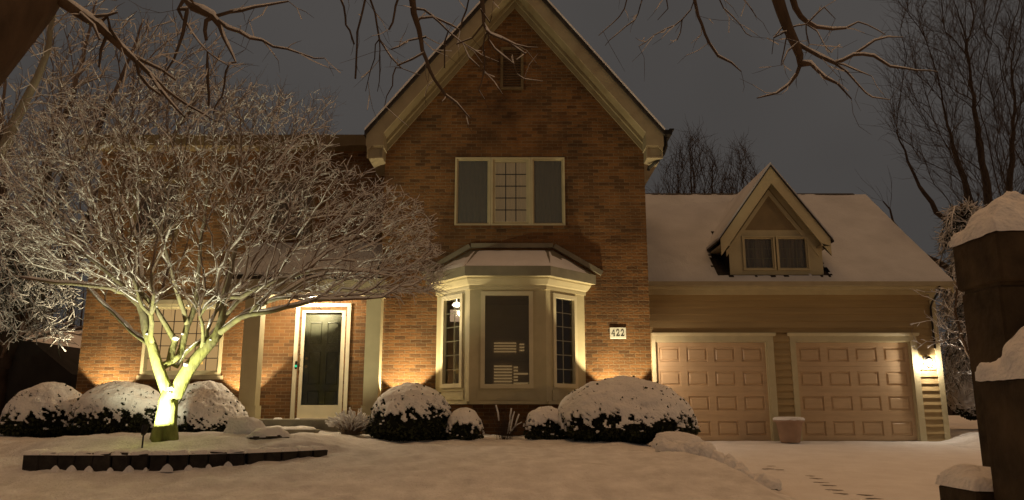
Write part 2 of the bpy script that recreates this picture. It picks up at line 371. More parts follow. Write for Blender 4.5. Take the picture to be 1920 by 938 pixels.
# ------------------------------------------------------------------ the house
HX = (0, 15.5, 0)
H = thing('brick_house', HX, 'two storey brick house with steep front gable, bay window, lit porch and attached garage', 'house')
G, W, GA = 14.7, 15.5, 16.8
def wall_holes(b, x0, x1, z0, z1, y, holes, rev=.12):
    X = sorted({x0, x1, *[h[0] for h in holes], *[h[1] for h in holes]}); Z = sorted({z0, z1, *[h[2] for h in holes], *[h[3] for h in holes]})
    for a, c in zip(X, X[1:]):
        for d, e in zip(Z, Z[1:]):
            mx, mz = (a + c) / 2, (d + e) / 2
            if any(h[0] < mx < h[1] and h[2] < mz < h[3] for h in holes): continue
            b.add([(a, y, d), (c, y, d), (c, y, e), (a, y, e)], [(0, 1, 2, 3)])
    for h in holes:
        a, c, d, e = h; q = y + rev
        b.add([(a, y, d), (a, q, d), (a, q, e), (a, y, e)], [(3, 2, 1, 0)]); b.add([(c, y, d), (c, q, d), (c, q, e), (c, y, e)], [(0, 1, 2, 3)])
        b.add([(a, y, d), (c, y, d), (c, q, d), (a, q, d)], [(3, 2, 1, 0)]); b.add([(a, y, e), (c, y, e), (c, q, e), (a, q, e)], [(0, 1, 2, 3)])
    return b
GX0, GX1, GC = -2.54, 2.64, .055
UW = (-1.131, 1.048, 4.183, 5.588)
SL = 1.224
b = MB(); wall_holes(b, GX0, GX1, -.2, 5.9, G, [UW, (-1.3, 1.2, .85, 2.85)])
za = 5.9 + SL * (GX1 - GC)
b.add([(GX0, G, 5.9), (GX1, G, 5.9), (GC, G, za)], [(0, 1, 2)])
b.build('gable_wall', M['brick'], H)
b = MB(); b.add([(GX1, G, -.2), (GX1, 20, -.2), (GX1, 20, 5.9), (GX1, G, 5.9)], [(0, 1, 2, 3)]); b.build('return_wall', M['brick_side'], H); b = MB(); b.add([(GX0, W, -.2), (GX0, G, -.2), (GX0, G, 5.9), (GX0, W, 5.9)], [(0, 1, 2, 3)])
b.build('return_wall', M['brick_side'], H)
# wing wall
LW = (-7.40, -5.80, 1.32, 2.74); DR = (-4.24, -3.36, .48, 2.62)
UL = [(-7.9, -6.9, 4.1, 5.4), (-5.1, -4.1, 4.1, 5.4)]
b = MB(); wall_holes(b, -8.65, GX0, -.2, 6.05, W, [LW, DR] + UL)
b.build('wing_wall', M['brick'], H)
MB().add([(-8.65, W, -.2), (-8.65, 22, -.2), (-8.65, 22, 6.05), (-8.65, W, 6.05)], [(3, 2, 1, 0)]).build('side_wall', M['brick_side'], H)
b = MB(); b.box(DR[0] - .12, DR[1] + .12, W - .004, W, 2.75, 2.952); b.build('soldier_course', M['soldier'], H); b = MB(); b.box(-4.95, DR[0] - .12, W - .004, W, 2.62, 2.82); b.build('soldier_course', M['soldier'], H)
b = MB(); b.sweep_x([(15.1, 6.05), (21, 7.75), (21, 7.9), (15.1, 6.2)], -9.0, -2.6); wr = b.build('wing_roof', M['shingle'], H)
MB().box(-9.0, -2.9, 15.06, 15.1, 5.98, 6.21).build('fascia', M['dark_trim'], wr)
MB().box(-9.0, -2.9, 15.1, 15.5, 6.0, 6.03).build('soffit', M['dark_trim'], wr)

# gable roof: two thick slopes, rake boards, soffit, frieze, boxed returns
RY0, RY1 = 14.25, 21
rise = lambda x, z0: z0 + SL * (2.9 - abs(x - GC))
zt = lambda x: 6.03 + SL * (2.88 - abs(x - GC))          # top edge of rake
nrm = math.hypot(1, SL)
def slope_poly(d0, d1, xa, xb):        # band under the roof line between vertical depths d0 and d1
    return [(xa, zt(xa) - d1), (xb, zt(xb) - d1), (xb, zt(xb) - d0), (xa, zt(xa) - d0)]
b = MB()
for s in (-1, 1):
    e = GC + s * 2.93
    p = slope_poly(0, .10, GC, e) if s > 0 else slope_poly(0, .10, e, GC)
    b.prism(p, RY0 - .05, RY1)
gr = b.build('gable_roof', M['shingle'], H)
b = MB()
for s in (-1, 1):
    e = GC + s * 2.93
    p = slope_poly(-.05, -.002, GC, e) if s > 0 else slope_poly(-.05, -.002, e, GC)
    b.prism(p, RY0 - .06, RY1)
b.build('roof_snow', M['snow'], gr)
b = MB()
for s in (-1, 1):
    e = GC + s * 2.88
    p = slope_poly(.102, .47, GC, e) if s > 0 else slope_poly(.102, .47, e, GC)
    b.prism(p, RY0, RY0 + .035)
b.build('rake_board', M['olive'], gr)
b = MB()
for s in (-1, 1):
    e = GC + s * 2.62
    p = slope_poly(.44, .465, GC, e) if s > 0 else slope_poly(.44, .465, e, GC)
    b.prism(p, RY0 + .036, G - .03)
    p = slope_poly(.466, .56, GC, e) if s > 0 else slope_poly(.466, .56, e, GC)
    b.prism(p, G - .10, G - .031)
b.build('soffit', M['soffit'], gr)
b = MB()
for s in (-1, 1):
    e = GC + s * 2.60
    p = slope_poly(.45, .70, GC, e) if s > 0 else slope_poly(.45, .70, e, GC)
    b.prism(p, G - .03, G - .002)
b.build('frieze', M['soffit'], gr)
for s in (-1, 1):
    b = MB(); xa, xb = sorted((GC + s * 2.56, GC + s * 2.9))
    b.prism([(xa, 5.68), (xb, 5.68), (xb, zt(xb) - .10), (xa, zt(xa) - .10)], RY0 - .003, 20); b.build('eave_return', M['olive'], gr)
    b = MB(); xa, xb = sorted((GC + s * 2.56, GC + s * 2.88)); b.frame(xa, xb, 5.44, 5.679, .028, RY0 + .02, RY0 + .06); b.box(xa + .02, xb - .02, RY0 + .05, 19, 5.46, 5.675); b.build('return_molding', M['olive'], gr)
b = MB()
gx = GC + 2.95
b.sweep_z([(0, 0)], 0, 0) if False else None
b.box(gx - .03, gx + .11, RY0 - .06, 20, 5.9, 5.99); b.box(gx + .06, gx + .15, RY0 - .07, 20, 5.985, 6.01)
b.tube([(gx + .02, RY0 + .12, 5.9), (gx + .02, RY0 + .12, 5.72), (gx - .04, RY0 + .14, 5.56), (gx - .16, RY0 + .24, 5.43), (gx - .28, G - .06, 5.36), (gx - .30, G - .05, 5.30)], [.03, .035, .038, .038, .035, .03], 8)
b.build('gutter', M['dark_metal'], gr)

# louvred vent
VT = thing  # (alias kept short)
b = MB(); b.frame(-.235, .235, 7.03, 7.96, .055, G - .05, G + .002, .05); vent = b.build('gable_vent', M['dark_trim'], H)
b = MB()
for i in range(15):
    z = 7.09 + i * .056
    b.add([(-.18, G - .035, z), (.18, G - .035, z), (.18, G - .004, z + .045), (-.18, G - .004, z + .045), (-.18, G - .033, z - .006), (.18, G - .033, z - .006), (.18, G - .003, z + .036), (-.18, G - .003, z + .036)],
          [(0, 1, 2, 3), (7, 6, 5, 4), (0, 4, 5, 1), (0, 3, 7, 4), (1, 5, 6, 2)])
b.build('louver', paint('louver', (.11, .075, .045), .7, .2), vent)

# generic window built at plane y
def win(name, x0, x1, z0, z1, y, cols, rows, sash=.05, muntin=.014, fmat='trim', curtain=None, screen=False, inside=True, cas=.045, proud=.03, mmat=None, parent=H, cdepth=.12):
    b = MB(); b.frame(x0, x1, z0, z1, cas, y - proud, y + .03, cas); b.frame(x0 + cas, x1 - cas, z0 + cas, z1 - cas, sash, y + .008, y + .05)
    w = b.build(name, M[fmat], parent)
    a, c, d, e = x0 + cas + sash, x1 - cas - sash, z0 + cas + sash, z1 - cas - sash
    MB().add([(a, y + .03, d), (c, y + .03, d), (c, y + .03, e), (a, y + .03, e)], [(0, 1, 2, 3)]).build('pane', M['glass'], w)
    if cols > 1 or rows > 1:
        b = MB()
        for i in range(1, cols):
            x = a + (c - a) * i / cols; b.box(x - muntin / 2, x + muntin / 2, y + .036, y + .048, d, e)
        for j in range(1, rows):
            z = d + (e - d) * j / rows; b.box(a, c, y + .034, y + .046, z - muntin / 2, z + muntin / 2)
        b.build('muntin', M[mmat or fmat], w)
    if screen: MB().add([(a, y + .012, d), (c, y + .012, d), (c, y + .012, e), (a, y + .012, e)], [(0, 1, 2, 3)]).build('insect_screen', M['screen'], w)
    if curtain:
        b = MB(); n = 60
        for i in range(n + 1):
            x = a - .03 + (c - a + .06) * i / n; q = y + cdepth + .018 * math.sin(x * 58 + 1.4 * math.sin(x * 11))
            b.v += [(x, q, d - .05), (x, q, e + .05)]
        b.f = [(2 * i, 2 * i + 2, 2 * i + 3, 2 * i + 1) for i in range(n)]
        b.build('curtain', curtain if not isinstance(curtain, str) else M[curtain], w, True)
    return w
win('window', -1.131, -.425, 4.183, 5.588, G, 3, 5, .028, .016, 'trim', 'curtain', True, cas=.035)
win('window', -.42, .372, 4.183, 5.588, G, 3, 5, .05, .016, 'trim', 'emissive_curtain', False, cas=.04, mmat='dark_metal', cdepth=.07)
win('window', .377, 1.048, 4.183, 5.588, G, 3, 5, .028, .016, 'trim', 'curtain', True, cas=.035)
MB().box(-1.12, 1.04, G + .16, G + .2, 4.1, 5.7).build('window_backing', M['inside'], H)
MB().box(-1.17, 1.09, G - .05, G + .02, 4.13, 4.18).build('window_sill', M['brick'], H)
for a in UL: win('window', *a, W, 3, 4, .05, .016, 'dark_trim', 'curtain', False)
# lit wing window
shade = emit('lit_shade', (1, .60, .24), .52)
w = win('window', *LW, W, 6, 5, .035, .016, 'trim', None, cas=.06, mmat='maple_twig')
w['label'] = 'warmly lit window with many small panes'
MB().add([(LW[0], W + .14, LW[2]), (LW[1], W + .14, LW[2]), (LW[1], W + .14, LW[3]), (LW[0], W + .14, LW[3])], [(0, 1, 2, 3)]).build('window_shade', shade, w)
lp = at(372, 668, W + .1)
b = MB(); b.lathe([(.10, -.16), (.075, .0), (.06, .09)], lp, 16); b.build('lamp_shade', emit('lamp_glow', (1, .55, .12), 1.3), w)
b = MB(); b.box(LW[0] - .05, LW[1] + .05, W - .045, W + .01, 1.24, 1.315); b.build('window_sill', M['olive'], H); b = MB(); b.box(LW[0] - .06, LW[1] + .06, W - .05, W + .01, 2.742, 2.83); b.build('window_trim', M['olive'], H)
MB().box(-7.3, -5.9, W + .001, W + .05, .9, 1.2) 

# front door with storm door
fd = MB().frame(-4.36, -3.25, .48, 2.76, .075, W - .045, W + .06, .002).build('front_door', M['white'], H)
b = MB(); D0, D1 = -4.19, -3.41; dzs = [(.62, .98), (1.06, 1.72), (1.80, 2.16), ] 
b.box(D0 - .06, D1 + .06, W + .10, W + .14, .5, 2.62)
cells = [(.60, .92), (1.02, 1.62), (1.72, 2.10), (2.18, 2.46)]
for (z0, z1) in [(.60, 1.02), (1.14, 1.80), (1.95, 2.40)]:
    for x0, x1 in ((D0 + .09, (D0 + D1) / 2 - .05), ((D0 + D1) / 2 + .05, D1 - .09)):
        b.rings(x0, x1, z0, z1, W + .0985, [(.0, -.001), (.008, -.02), (.022, -.022), (.034, .012), (.06, .004)])
b.build('door_panel', M['door'], fd)
b = MB(); b.frame(-4.258, -3.352, .49, 2.66, .085, W + .004, W + .035, .25); b.build('storm_frame', M['white'], fd)
MB().add([(-4.175, W + .02, .74), (-3.435, W + .02, .74), (-3.435, W + .02, 2.57), (-4.175, W + .02, 2.57)], [(0, 1, 2, 3)]).build('storm_glass', M['glass'], fd)
b = MB(); b.tube([(-4.22, W - .04, 1.50), (-4.22, W - .075, 1.52), (-4.22, W - .075, 1.70), (-4.22, W - .04, 1.72)], .011, 8); b.tube([(-4.13, W + .1, 1.5), (-4.13, W + .05, 1.5)], [.03, .026], 10); b.tube([(-4.13, W + .1, 1.66), (-4.13, W + .07, 1.66)], .026, 10); b.build('handle', M['brass'], fd)
b = MB(); b.box(-4.32, -4.275, W - .055, W - .03, 1.44, 1.6, .01); b.build('doorbell', M['dark_metal'], fd)
MB().tube([(-4.297, W - .06, 1.50), (-4.297, W - .055, 1.50)], .026, 10).build('doorbell_light', emit('green_led', (.05, .75, .35), .9), fd)

# porch
pc = MB().box(-5.25, -2.56, 13.95, W, -.1, .48, .012).build('porch', M['concrete'], H)
b = MB(); b.box(-4.75, -3.35, 13.5, 13.94, -.1, .315, .012); b.build('step', M['concrete'], pc)
def snow_strip(b, x0, x1, y0, y1, z, h, seed=0, nx=40, ny=8):
    o = len(b.v)
    for j in range(ny + 1):
        for i in range(nx + 1):
            s, t = i / nx, j / ny
            x, y = lerp(x0, x1, s), lerp(y0, y1, t)
            e = min(1, min(s, 1 - s) * (x1 - x0) / max(.02, h * 1.2), min(t, 1 - t) * (y1 - y0) / max(.02, h * 1.2))
            hh = h * math.sqrt(max(0, 1 - (1 - e) ** 2)) * (1 + .5 * noise.noise(Vector((x * 5 + seed, y * 5, seed))))
            x += .012 * noise.noise(Vector((x * 9, y * 9, seed + 4))) ; y += .02 * noise.noise(Vector((x * 7, y * 7, seed + 9)))
            b.v.append((x, y, z + hh + .001))
    b.f += [(o + j * (nx + 1) + i, o + j * (nx + 1) + i + 1, o + (j + 1) * (nx + 1) + i + 1, o + (j + 1) * (nx + 1) + i) for j in range(ny) for i in range(nx)]
    return b
b = MB(); snow_strip(b, -4.62, -4.02, 13.5, 13.9, .315, .05, 2); b.build('step_snow', M['snow'], pc, True); b = MB(); snow_strip(b, -4.03, -3.44, 13.51, 13.88, .315, .045, 5); b.build('step_snow', M['snow'], pc, True)
b = MB(); snow_strip(b, -4.25, -4.12, 14.0, 14.15, .48, .03, 8, 10, 6); b.build('snow_lump', M['snow'], pc, True); b = MB(); snow_strip(b, -3.86, -3.79, 14.0, 14.09, .48, .025, 9, 10, 6); b.build('snow_lump', M['snow'], pc, True)
for x0, x1 in ((-4.885, -4.59), (-2.665, -2.395)):
    b = MB(); b.box(x0, x1, 14.0, 14.27, .72, 2.75); b.box(x0 - .025, x1 + .025, 13.975, 14.295, .48, .72); b.box(x0 - .03, x1 + .03, 13.97, 14.30, 2.69, 2.75, .01)
    b.build('column', M['trim'], H)
b = MB(); b.box(-5.2, -2.34, 14.05, 14.25, 2.755, 3.0); b.box(-5.2, -2.34, 13.96, 14.049, 2.752, 3.02); pb = b.build('porch_beam', M['olive'], H)
MB().box(-5.2, -2.56, 14.121, W - .002, 2.835, 2.87).build('porch_ceiling', M['white'], pb)
b = MB(); b.sweep_x([(13.95, 3.0), (W - .002, 3.82), (W - .002, 3.92), (13.95, 3.08)], -5.3, -2.56); pr = b.build('porch_roof', M['shingle'], H)
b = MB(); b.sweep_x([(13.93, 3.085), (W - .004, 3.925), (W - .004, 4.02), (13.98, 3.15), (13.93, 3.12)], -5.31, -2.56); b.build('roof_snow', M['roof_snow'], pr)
pl = at(578, 551, 14.95)
b = MB(); b.lathe([(.02, -.085), (.075, -.07), (.095, -.03), (.09, -.002)], (pl.x, 14.9, 2.835), 20); b.build('ceiling_light', bulb_mat('porch_lamp', (1, .86, .62), 30), H)

# bay window
BY = 13.9
bl, br_, sl, sr = -.768, .615, -1.44, 1.39
pts = [(sl, G - .001), (bl, BY), (br_, BY), (sr, G - .001)]
def offs(d):           # bay outline pushed outwards
    cx = (bl + br_) / 2; k = d
    return [(sl - k * 1.15, G - .001), (bl - k * .42, BY - k), (br_ + k * .42, BY - k), (sr + k * 1.15, G - .001)]
bay = MB()
def panel(b, p0, p1, z0, z1, hole, depth=.05):
    """flat wall facet between plan points with a rectangular hole (s0,s1,z0,z1) along it"""
    p0, p1 = Vector((*p0, 0)), Vector((*p1, 0)); d = (p1 - p0); Ln = d.length; d.normalize(); n = Vector((d.y, -d.x, 0))
    P = lambda s, z, q=0: tuple(p0 + d * s - n * q + Vector((0, 0, z)))
    S = [0, hole[0], hole[1], Ln]; Z = [z0, hole[2], hole[3], z1]
    for i in range(3):
        for j in range(3):
            if i == 1 and j == 1: continue
            b.add([P(S[i], Z[j]), P(S[i + 1], Z[j]), P(S[i + 1], Z[j + 1]), P(S[i], Z[j + 1])], [(0, 1, 2, 3)])
    c = [(S[1], Z[1]), (S[2], Z[1]), (S[2], Z[2]), (S[1], Z[2])]
    for i in range(4):
        a, e = c[i], c[(i + 1) % 4]; b.add([P(*a), P(*e), P(*e, depth), P(*a, depth)], [(0, 1, 2, 3)])
    return P
BZ0, BZ1 = .75, 2.98
Pl = panel(bay, pts[0], pts[1], BZ0, BZ1, (.22, .83, 1.07, 2.72))
Pc = panel(bay, pts[1], pts[2], BZ0, BZ1, (.235, 1.12, 1.05, 2.73))
Pr = panel(bay, pts[2], pts[3], BZ0, BZ1, (.20, .82, 1.07, 2.72))
bay.add([(x, y, BZ0) for x, y in pts], [(3, 2, 1, 0)])
bw = bay.build('bay_window', M['trim'], H)
def facet_box(b, P, s0, s1, z0, z1, q0, q1):
    b.add([P(s, z, q) for z in (z0, z1) for q in (q0, q1) for s in (s0, s1)], [(0, 2, 3, 1), (4, 5, 7, 6), (0, 1, 5, 4), (2, 6, 7, 3), (0, 4, 6, 2), (1, 3, 7, 5)])
for P, (s0, s1, z0, z1), cols, rows in ((Pl, (.22, .83, 1.07, 2.72), 2, 6), (Pc, (.235, 1.12, 1.05, 2.73), 1, 1), (Pr, (.20, .82, 1.07, 2.72), 2, 6)):
    b = MB(); w_ = .045
    for a in ((s0 - .03, s0 + w_, z0 - .03, z1 + .03), (s1 - w_, s1 + .03, z0 - .03, z1 + .03), (s0 + w_, s1 - w_, z0 - .03, z0 + w_), (s0 + w_, s1 - w_, z1 - w_, z1 + .03)): facet_box(b, P, *a, -.035, .048)
    f = b.build('sash', M['light_trim'], bw)
    MB().add([P(s0 + w_, z0 + w_, .03), P(s1 - w_, z0 + w_, .03), P(s1 - w_, z1 - w_, .03), P(s0 + w_, z1 - w_, .03)], [(0, 1, 2, 3)]).build('pane', M['glass'], bw)
    if cols > 1:
        b = MB()
        for i in range(1, cols): s = lerp(s0 + w_, s1 - w_, i / cols); facet_box(b, P, s - .007, s + .007, z0 + w_, z1 - w_, .034, .045)
        for j in range(1, rows): z = lerp(z0 + w_, z1 - w_, j / rows); facet_box(b, P, s0 + w_, s1 - w_, z - .007, z + .007, .035, .044)
        b.build('muntin', M['white'], bw)
# panel mouldings under the sashes
b = MB()
for P, s0, s1 in ((Pl, .16, .90), (Pc, .15, 1.22), (Pr, .15, .88)):
    for a in ((s0, s1, .98, 1.0), (s0, s1, .82, .84), (s0, s0 + .02, .84, .98), (s1 - .02, s1, .84, .98)): facet_box(b, P, *a, -.016, .0)
    facet_box(b, P, 0.02, (Vector(pts[1]) - Vector(pts[0])).length - .02 if P is not Pc else 1.36, .745, .80, -.03, .0)
b.build('apron_molding', M['trim'], bw)
def crown(prof, name, mat):
    b = MB(); o = 0
    for d, z in prof: b.v += [(x, y, z) for x, y in offs(d)]
    n = len(prof)
    for k in range(n - 1):
        for i in range(3): b.f.append((k * 4 + i, k * 4 + i + 1, k * 4 + 5 + i, k * 4 + 4 + i))
    return b.build(name, mat, bw)
crown([(.0, 2.80), (.025, 2.80), (.03, 2.84), (.03, 2.87), (.06, 2.89), (.10, 2.95), (.12, 2.98), (.12, 3.01), (.20, 3.02)], 'cornice', M['trim'])
crown([(.20, 3.02), (.205, 3.20), (.14, 3.20)], 'fascia', M['bay_metal'])
b = MB(); top = [(-.80, G - .002, 3.70), (.80, G - .002, 3.70)]; o_ = offs(.2)
b.v = [(x, y, 3.195) for x, y in o_] + top; b.f = [(0, 1, 4), (1, 2, 5, 4), (2, 3, 5)]; b.build('bay_roof', M['bay_metal'], bw)
b = MB(); o2 = offs(.16)
# snow lying on the three roof slopes, thinning at the hips
def snow_tri(b, A, B, C, D, h, n=22, m=10):
    o = len(b.v)
    for j in range(m + 1):
        for i in range(n + 1):
            s, t = i / n, j / m
            p = Vector(A).lerp(Vector(B), s).lerp(Vector(D).lerp(Vector(C), s), t)
            e = min(1, min(s, 1 - s) * 9, min(t, 1 - t) * 7 + .25 * (t > .5))
            p.z += .004 + h * math.sqrt(max(0, e)) * (1 + .3 * noise.noise(p * 6)); b.v.append(tuple(p))
    b.f += [(o + j * (n + 1) + i, o + j * (n + 1) + i + 1, o + (j + 1) * (n + 1) + i + 1, o + (j + 1) * (n + 1) + i) for j in range(m) for i in range(n)]
A = [Vector((x, y, 3.2)) for x, y in offs(.19)]; T0, T1 = Vector((-.70, G - .03, 3.66)), Vector((.70, G - .03, 3.66))
snow_tri(b, A[1], A[2], T1, T0, .045); snow_tri(b, A[0].lerp(A[1], .15), A[1], T0, A[0].lerp(T0, .8), .04); snow_tri(b, A[2], A[2].lerp(A[3], .85), A[3].lerp(T1, .8), T1, .04)
b.build('roof_snow', M['snow'], bw, True)
b = MB()                                     # trim board on the brick that follows the bay roof
def bar_xz(b, p, q, w, y0, y1):
    p, q = Vector((p[0], 0, p[1])), Vector((q[0], 0, q[1])); d = (q - p).normalized(); n = Vector((-d.z, 0, d.x)) * w
    b.prism([(p.x, p.z), (q.x, q.z), (q.x + n.x, q.z + n.z), (p.x + n.x, p.z + n.z)], y0, y1)
bar_xz(b, (-1.72, 3.19), (-.80, 3.73), .09, G - .08, G - .004); bar_xz(b, (-.80, 3.735), (.80, 3.735), .085, G - .085, G - .003); bar_xz(b, (.80, 3.73), (1.72, 3.19), .09, G - .08, G - .004)
b.build('flashing', M['bay_metal'], bw)
# the base of the bay: a recessed brick foot
MB().box(-1.25, 1.2, 14.15, G - .002, -.2, .745).build('bay_foot', M['brick'], bw)
# room behind the bay
rm = MB(); X0, X1, Y1 = -2.3, 2.3, 18.2
rm.add([(X0, G + .13, .3), (X1, G + .13, .3), (X1, Y1, .3), (X0, Y1, .3)], [(0, 1, 2, 3)]); rm.add([(X0, G + .13, 3.1), (X1, G + .13, 3.1), (X1, Y1, 3.1), (X0, Y1, 3.1)], [(3, 2, 1, 0)])
rm.add([(X0, Y1, .3), (X1, Y1, .3), (X1, Y1, 3.1), (X0, Y1, 3.1)], [(0, 1, 2, 3)]); rm.add([(X0, G + .13, .3), (X0, Y1, .3), (X0, Y1, 3.1), (X0, G + .13, 3.1)], [(0, 1, 2, 3)]); rm.add([(X1, G + .13, .3), (X1, Y1, .3), (X1, Y1, 3.1), (X1, G + .13, 3.1)], [(3, 2, 1, 0)])
room = rm.build('room', M['inside'], H)
lit = emit('lit_shutter', (1, .60, .24), .26)
b = MB()
for (u0, u1, v0, v1, n) in ((926, 968, 641, 662, 4), (974, 983, 643, 660, 3), (926, 960, 684, 724, 7), (963, 990, 686, 722, 6)):
    p, q = at(u0, v1, Y1 - .06), at(u1, v0, Y1 - .06)
    for i in range(n):
        z = lerp(p.z, q.z, (i + .2) / n); b.box(p.x, q.x if not (u0 == 963 and i % 3) else lerp(p.x, q.x, .3), Y1 - .07, Y1 - .05, z, z + (q.z - p.z) / n * .55)
b.build('window_shutter', lit, room)
b = MB(); p, q = at(915, 732, Y1 - .03), at(995, 632, Y1 - .03); b.frame(p.x, q.x, p.z, q.z, .07, Y1 - .05, Y1 - .002); b.box(p.x, q.x, Y1 - .05, Y1 - .002, at(0, 676, Y1).z - .03, at(0, 676, Y1).z + .03); b.build('inner_window_frame', M['inside'], room)
lamp_in = at(856, 572, 15.35)
b = MB(); b.lathe([(.05, -.04), (.09, 0), (.05, .05)], lamp_in, 16); b.tube([lamp_in + Vector((0, 0, .05)), Vector((lamp_in.x, lamp_in.y, 3.1))], .008, 6); b.build('pendant_lamp', bulb_mat('pendant_glow', (1, .84, .6), 12), room)
b = MB(); q = at(856, 592, 15.5); b.box(q.x - .13, q.x + .12, 15.5, 15.53, q.z - .12, q.z + .12); b.build('lamp_panel', emit('lamp_panel_glow', (1, .66, .4), .4), room)
# a sheer blind half way down the middle sash
b = MB(); b.add([(-.55, BY + .1, 1.0), (.40, BY + .1, 1.0), (.40, BY + .1, 2.75), (-.55, BY + .1, 2.75)], [(0, 1, 2, 3)])
sheer = bpy.data.materials.new('sheer'); sheer.use_nodes = True; t = sheer.node_tree; t.nodes.clear()
o = N(t, 'ShaderNodeOutputMaterial'); tr = N(t, 'ShaderNodeBsdfTransparent'); d = N(t, 'ShaderNodeBsdfDiffuse'); d.inputs[0].default_value = (.30, .25, .15, 1); tl = N(t, 'ShaderNodeBsdfTranslucent'); tl.inputs[0].default_value = (.35, .28, .16, 1); m2 = N(t, 'ShaderNodeAddShader'); t.links.new(d.outputs[0], m2.inputs[0]); t.links.new(tl.outputs[0], m2.inputs[1]); mx = N(t, 'ShaderNodeMixShader'); mx.inputs[0].default_value = .38
t.links.new(tr.outputs[0], mx.inputs[1]); t.links.new(m2.outputs[0], mx.inputs[2]); t.links.new(mx.outputs[0], o.inputs[0])
b.build('blind', sheer, bw)

# garage wing
GL, GR_ = 2.645, 9.26
D1 = (3.13, 5.515, 0, 2.09); D2 = (6.165, 8.63, 0, 2.09)
def siding(b, x0, x1, z0, z1, y, lap=.15):
    z = z0
    k0 = math.floor(z0 / lap)
    z = k0 * lap
    while z < z1 - 1e-4:
        a, c = max(z, z0), min(z + lap, z1)
        fa, fc = 1 - (a - z) / lap, 1 - (c - z) / lap
        t = .034
        b.sweep_x([(y + .02, a), (y - t * fa - .004, a), (y - t * fc - .004, c), (y + .02, c)], x0, x1)
        z += lap
b = MB(); siding(b, GL + .002, GR_ - .09, 2.30, 3.27, GA); siding(b, 5.62, 6.10, -.1, 2.26, GA); siding(b, 8.72, GR_ - .09, -.1, 2.30, GA); siding(b, GL + .002, 3.06, -.1, 2.3, GA)
gw = b.build('garage_wall', M['siding'], H)
MB().box(GL, GR_ - .02, GA + .021, GA + .05, 2.15, 3.3).build('wall_backing', M['siding'], gw)
MB().add([(GR_, GA, -.1), (GR_, 23, -.1), (GR_, 23, 3.3), (GR_, GA, 3.3)], [(0, 1, 2, 3)]).build('end_wall', M['siding'], gw)
MB().prism([(0, 0), (0, 0), (0, 0)], 0, 0)
b = MB(); b.add([(GR_, GA, 3.3), (GR_, 23.2, 3.3), (GR_, 20, 6.1)], [(0, 1, 2)]); b.build('end_gable', M['siding'], gw)
MB().box(GR_ - .09, GR_ + .03, GA - .035, GA + .05, -.1, 3.27).build('corner_board', M['trim'], gw)
b = MB(); b.box(GL + .002, GR_ + .05, GA - .05, GA - .005, 3.13, 3.26); b.box(GL + .002, GR_ + .05, 16.42, GA - .001, 3.255, 3.28); b.build('frieze', M['trim'], gw)
for d in (D1, D2):
    x0, x1, z0, z1 = d
    g = MB(); nx = 4; nz = 4; cw = (x1 - x0) / nx; ch = (z1 - z0) / nz; y = GA + .06
    for i in range(nx):
        for j in range(nz):
            a, c, e, f = x0 + i * cw, x0 + (i + 1) * cw, z0 + j * ch + .003, z0 + (j + 1) * ch - .003
            px, pz = .075, .105
            g.add([(a, y, e), (c, y, e), (c, y, f), (a, y, f), (a + px, y, e + pz), (c - px, y, e + pz), (c - px, y, f - pz), (a + px, y, f - pz)], [(0, 1, 5, 4), (1, 2, 6, 5), (2, 3, 7, 6), (3, 0, 4, 7)])
            g.rings(a + px, c - px, e + pz, f - pz, y, [(.0, 0), (.010, .024), (.032, .024), (.056, .001)])
    for j in range(1, nz): g.add([(x0, y + .012, z0 + j * ch - .003), (x1, y + .012, z0 + j * ch - .003), (x1, y + .012, z0 + j * ch + .003), (x0, y + .012, z0 + j * ch + .003)], [(0, 1, 2, 3)])
    gd = g.build('garage_door', M['gdoor'], H)
    b = MB(); xl = x0 - .125 if d is D2 else x0 - .10; xr = x1 + .155
    b.box(xl, x0 - .02, GA - .045, GA + .03, -.08, z1 + .02); b.box(x1 + .02, xr, GA - .045, GA + .03, -.08, z1 + .02); b.box(xl, xr, GA - .045, GA + .03, z1 + .021, z1 + .13)
    b.box(x0 - .021, x0, GA - .01, GA + .08, -.08, z1); b.box(x1, x1 + .021, GA - .01, GA + .08, -.08, z1); b.box(x0 - .02, x1 + .02, GA - .012, GA + .08, z1, z1 + .0205)
    b.build('door_trim', M['trim'], gd)
    b = MB(); b.sweep_x([(GA + .02, z1 + .131), (GA - .06, z1 + .131), (GA - .07, z1 + .145), (GA - .10, z1 + .185), (GA - .10, z1 + .2), (GA + .02, z1 + .2)], xl - (.05 if d is D2 else 0), xr + .05); b.build('door_crown', M['trim'], gd)
# roof of the garage wing
GS = (6.28 - 3.33) / (20 - 16.4); gz_ = lambda y: 3.33 + GS * (y - 16.4)
b = MB(); b.sweep_x([(16.4, 3.25), (20, gz_(20) - .08), (20, gz_(20)), (16.4, 3.33)], GL + .002, 9.46); b.sweep_x([(20.001, gz_(20) - .08), (23.6, 3.25), (23.6, 3.33), (20.001, gz_(20))], GL + .002, 9.46)
g_roof = b.build('garage_roof', M['shingle'], H)
MB().box(GL + .002, 9.46, 16.36, 16.398, 3.19, 3.335).build('fascia', M['trim'], g_roof)
MB().box(GL + .002, 9.50, 16.27, 16.358, 3.25, 3.345).build('gutter', M['olive'], g_roof)
b = MB(); b.tube([(9.17, 16.32, 3.25), (9.17, 16.34, 3.15), (9.17, 16.68, 2.95), (9.155, 16.735, 2.85), (9.155, 16.735, 2.2), (9.155, 16.735, 1.95)], .022, 8); b.build('downspout', M['dark_metal'], g_roof)
b = MB(); bar = [(16.38, 3.30), (20.0, gz_(20) - .03), (20.0, gz_(20) - .22), (16.38, 3.11)]; b.sweep_x(bar, 9.461, 9.50); b.build('rake_board', M['trim'], g_roof)
DX0, DX1, DY, DC = 4.80, 6.86, 16.68, 5.76
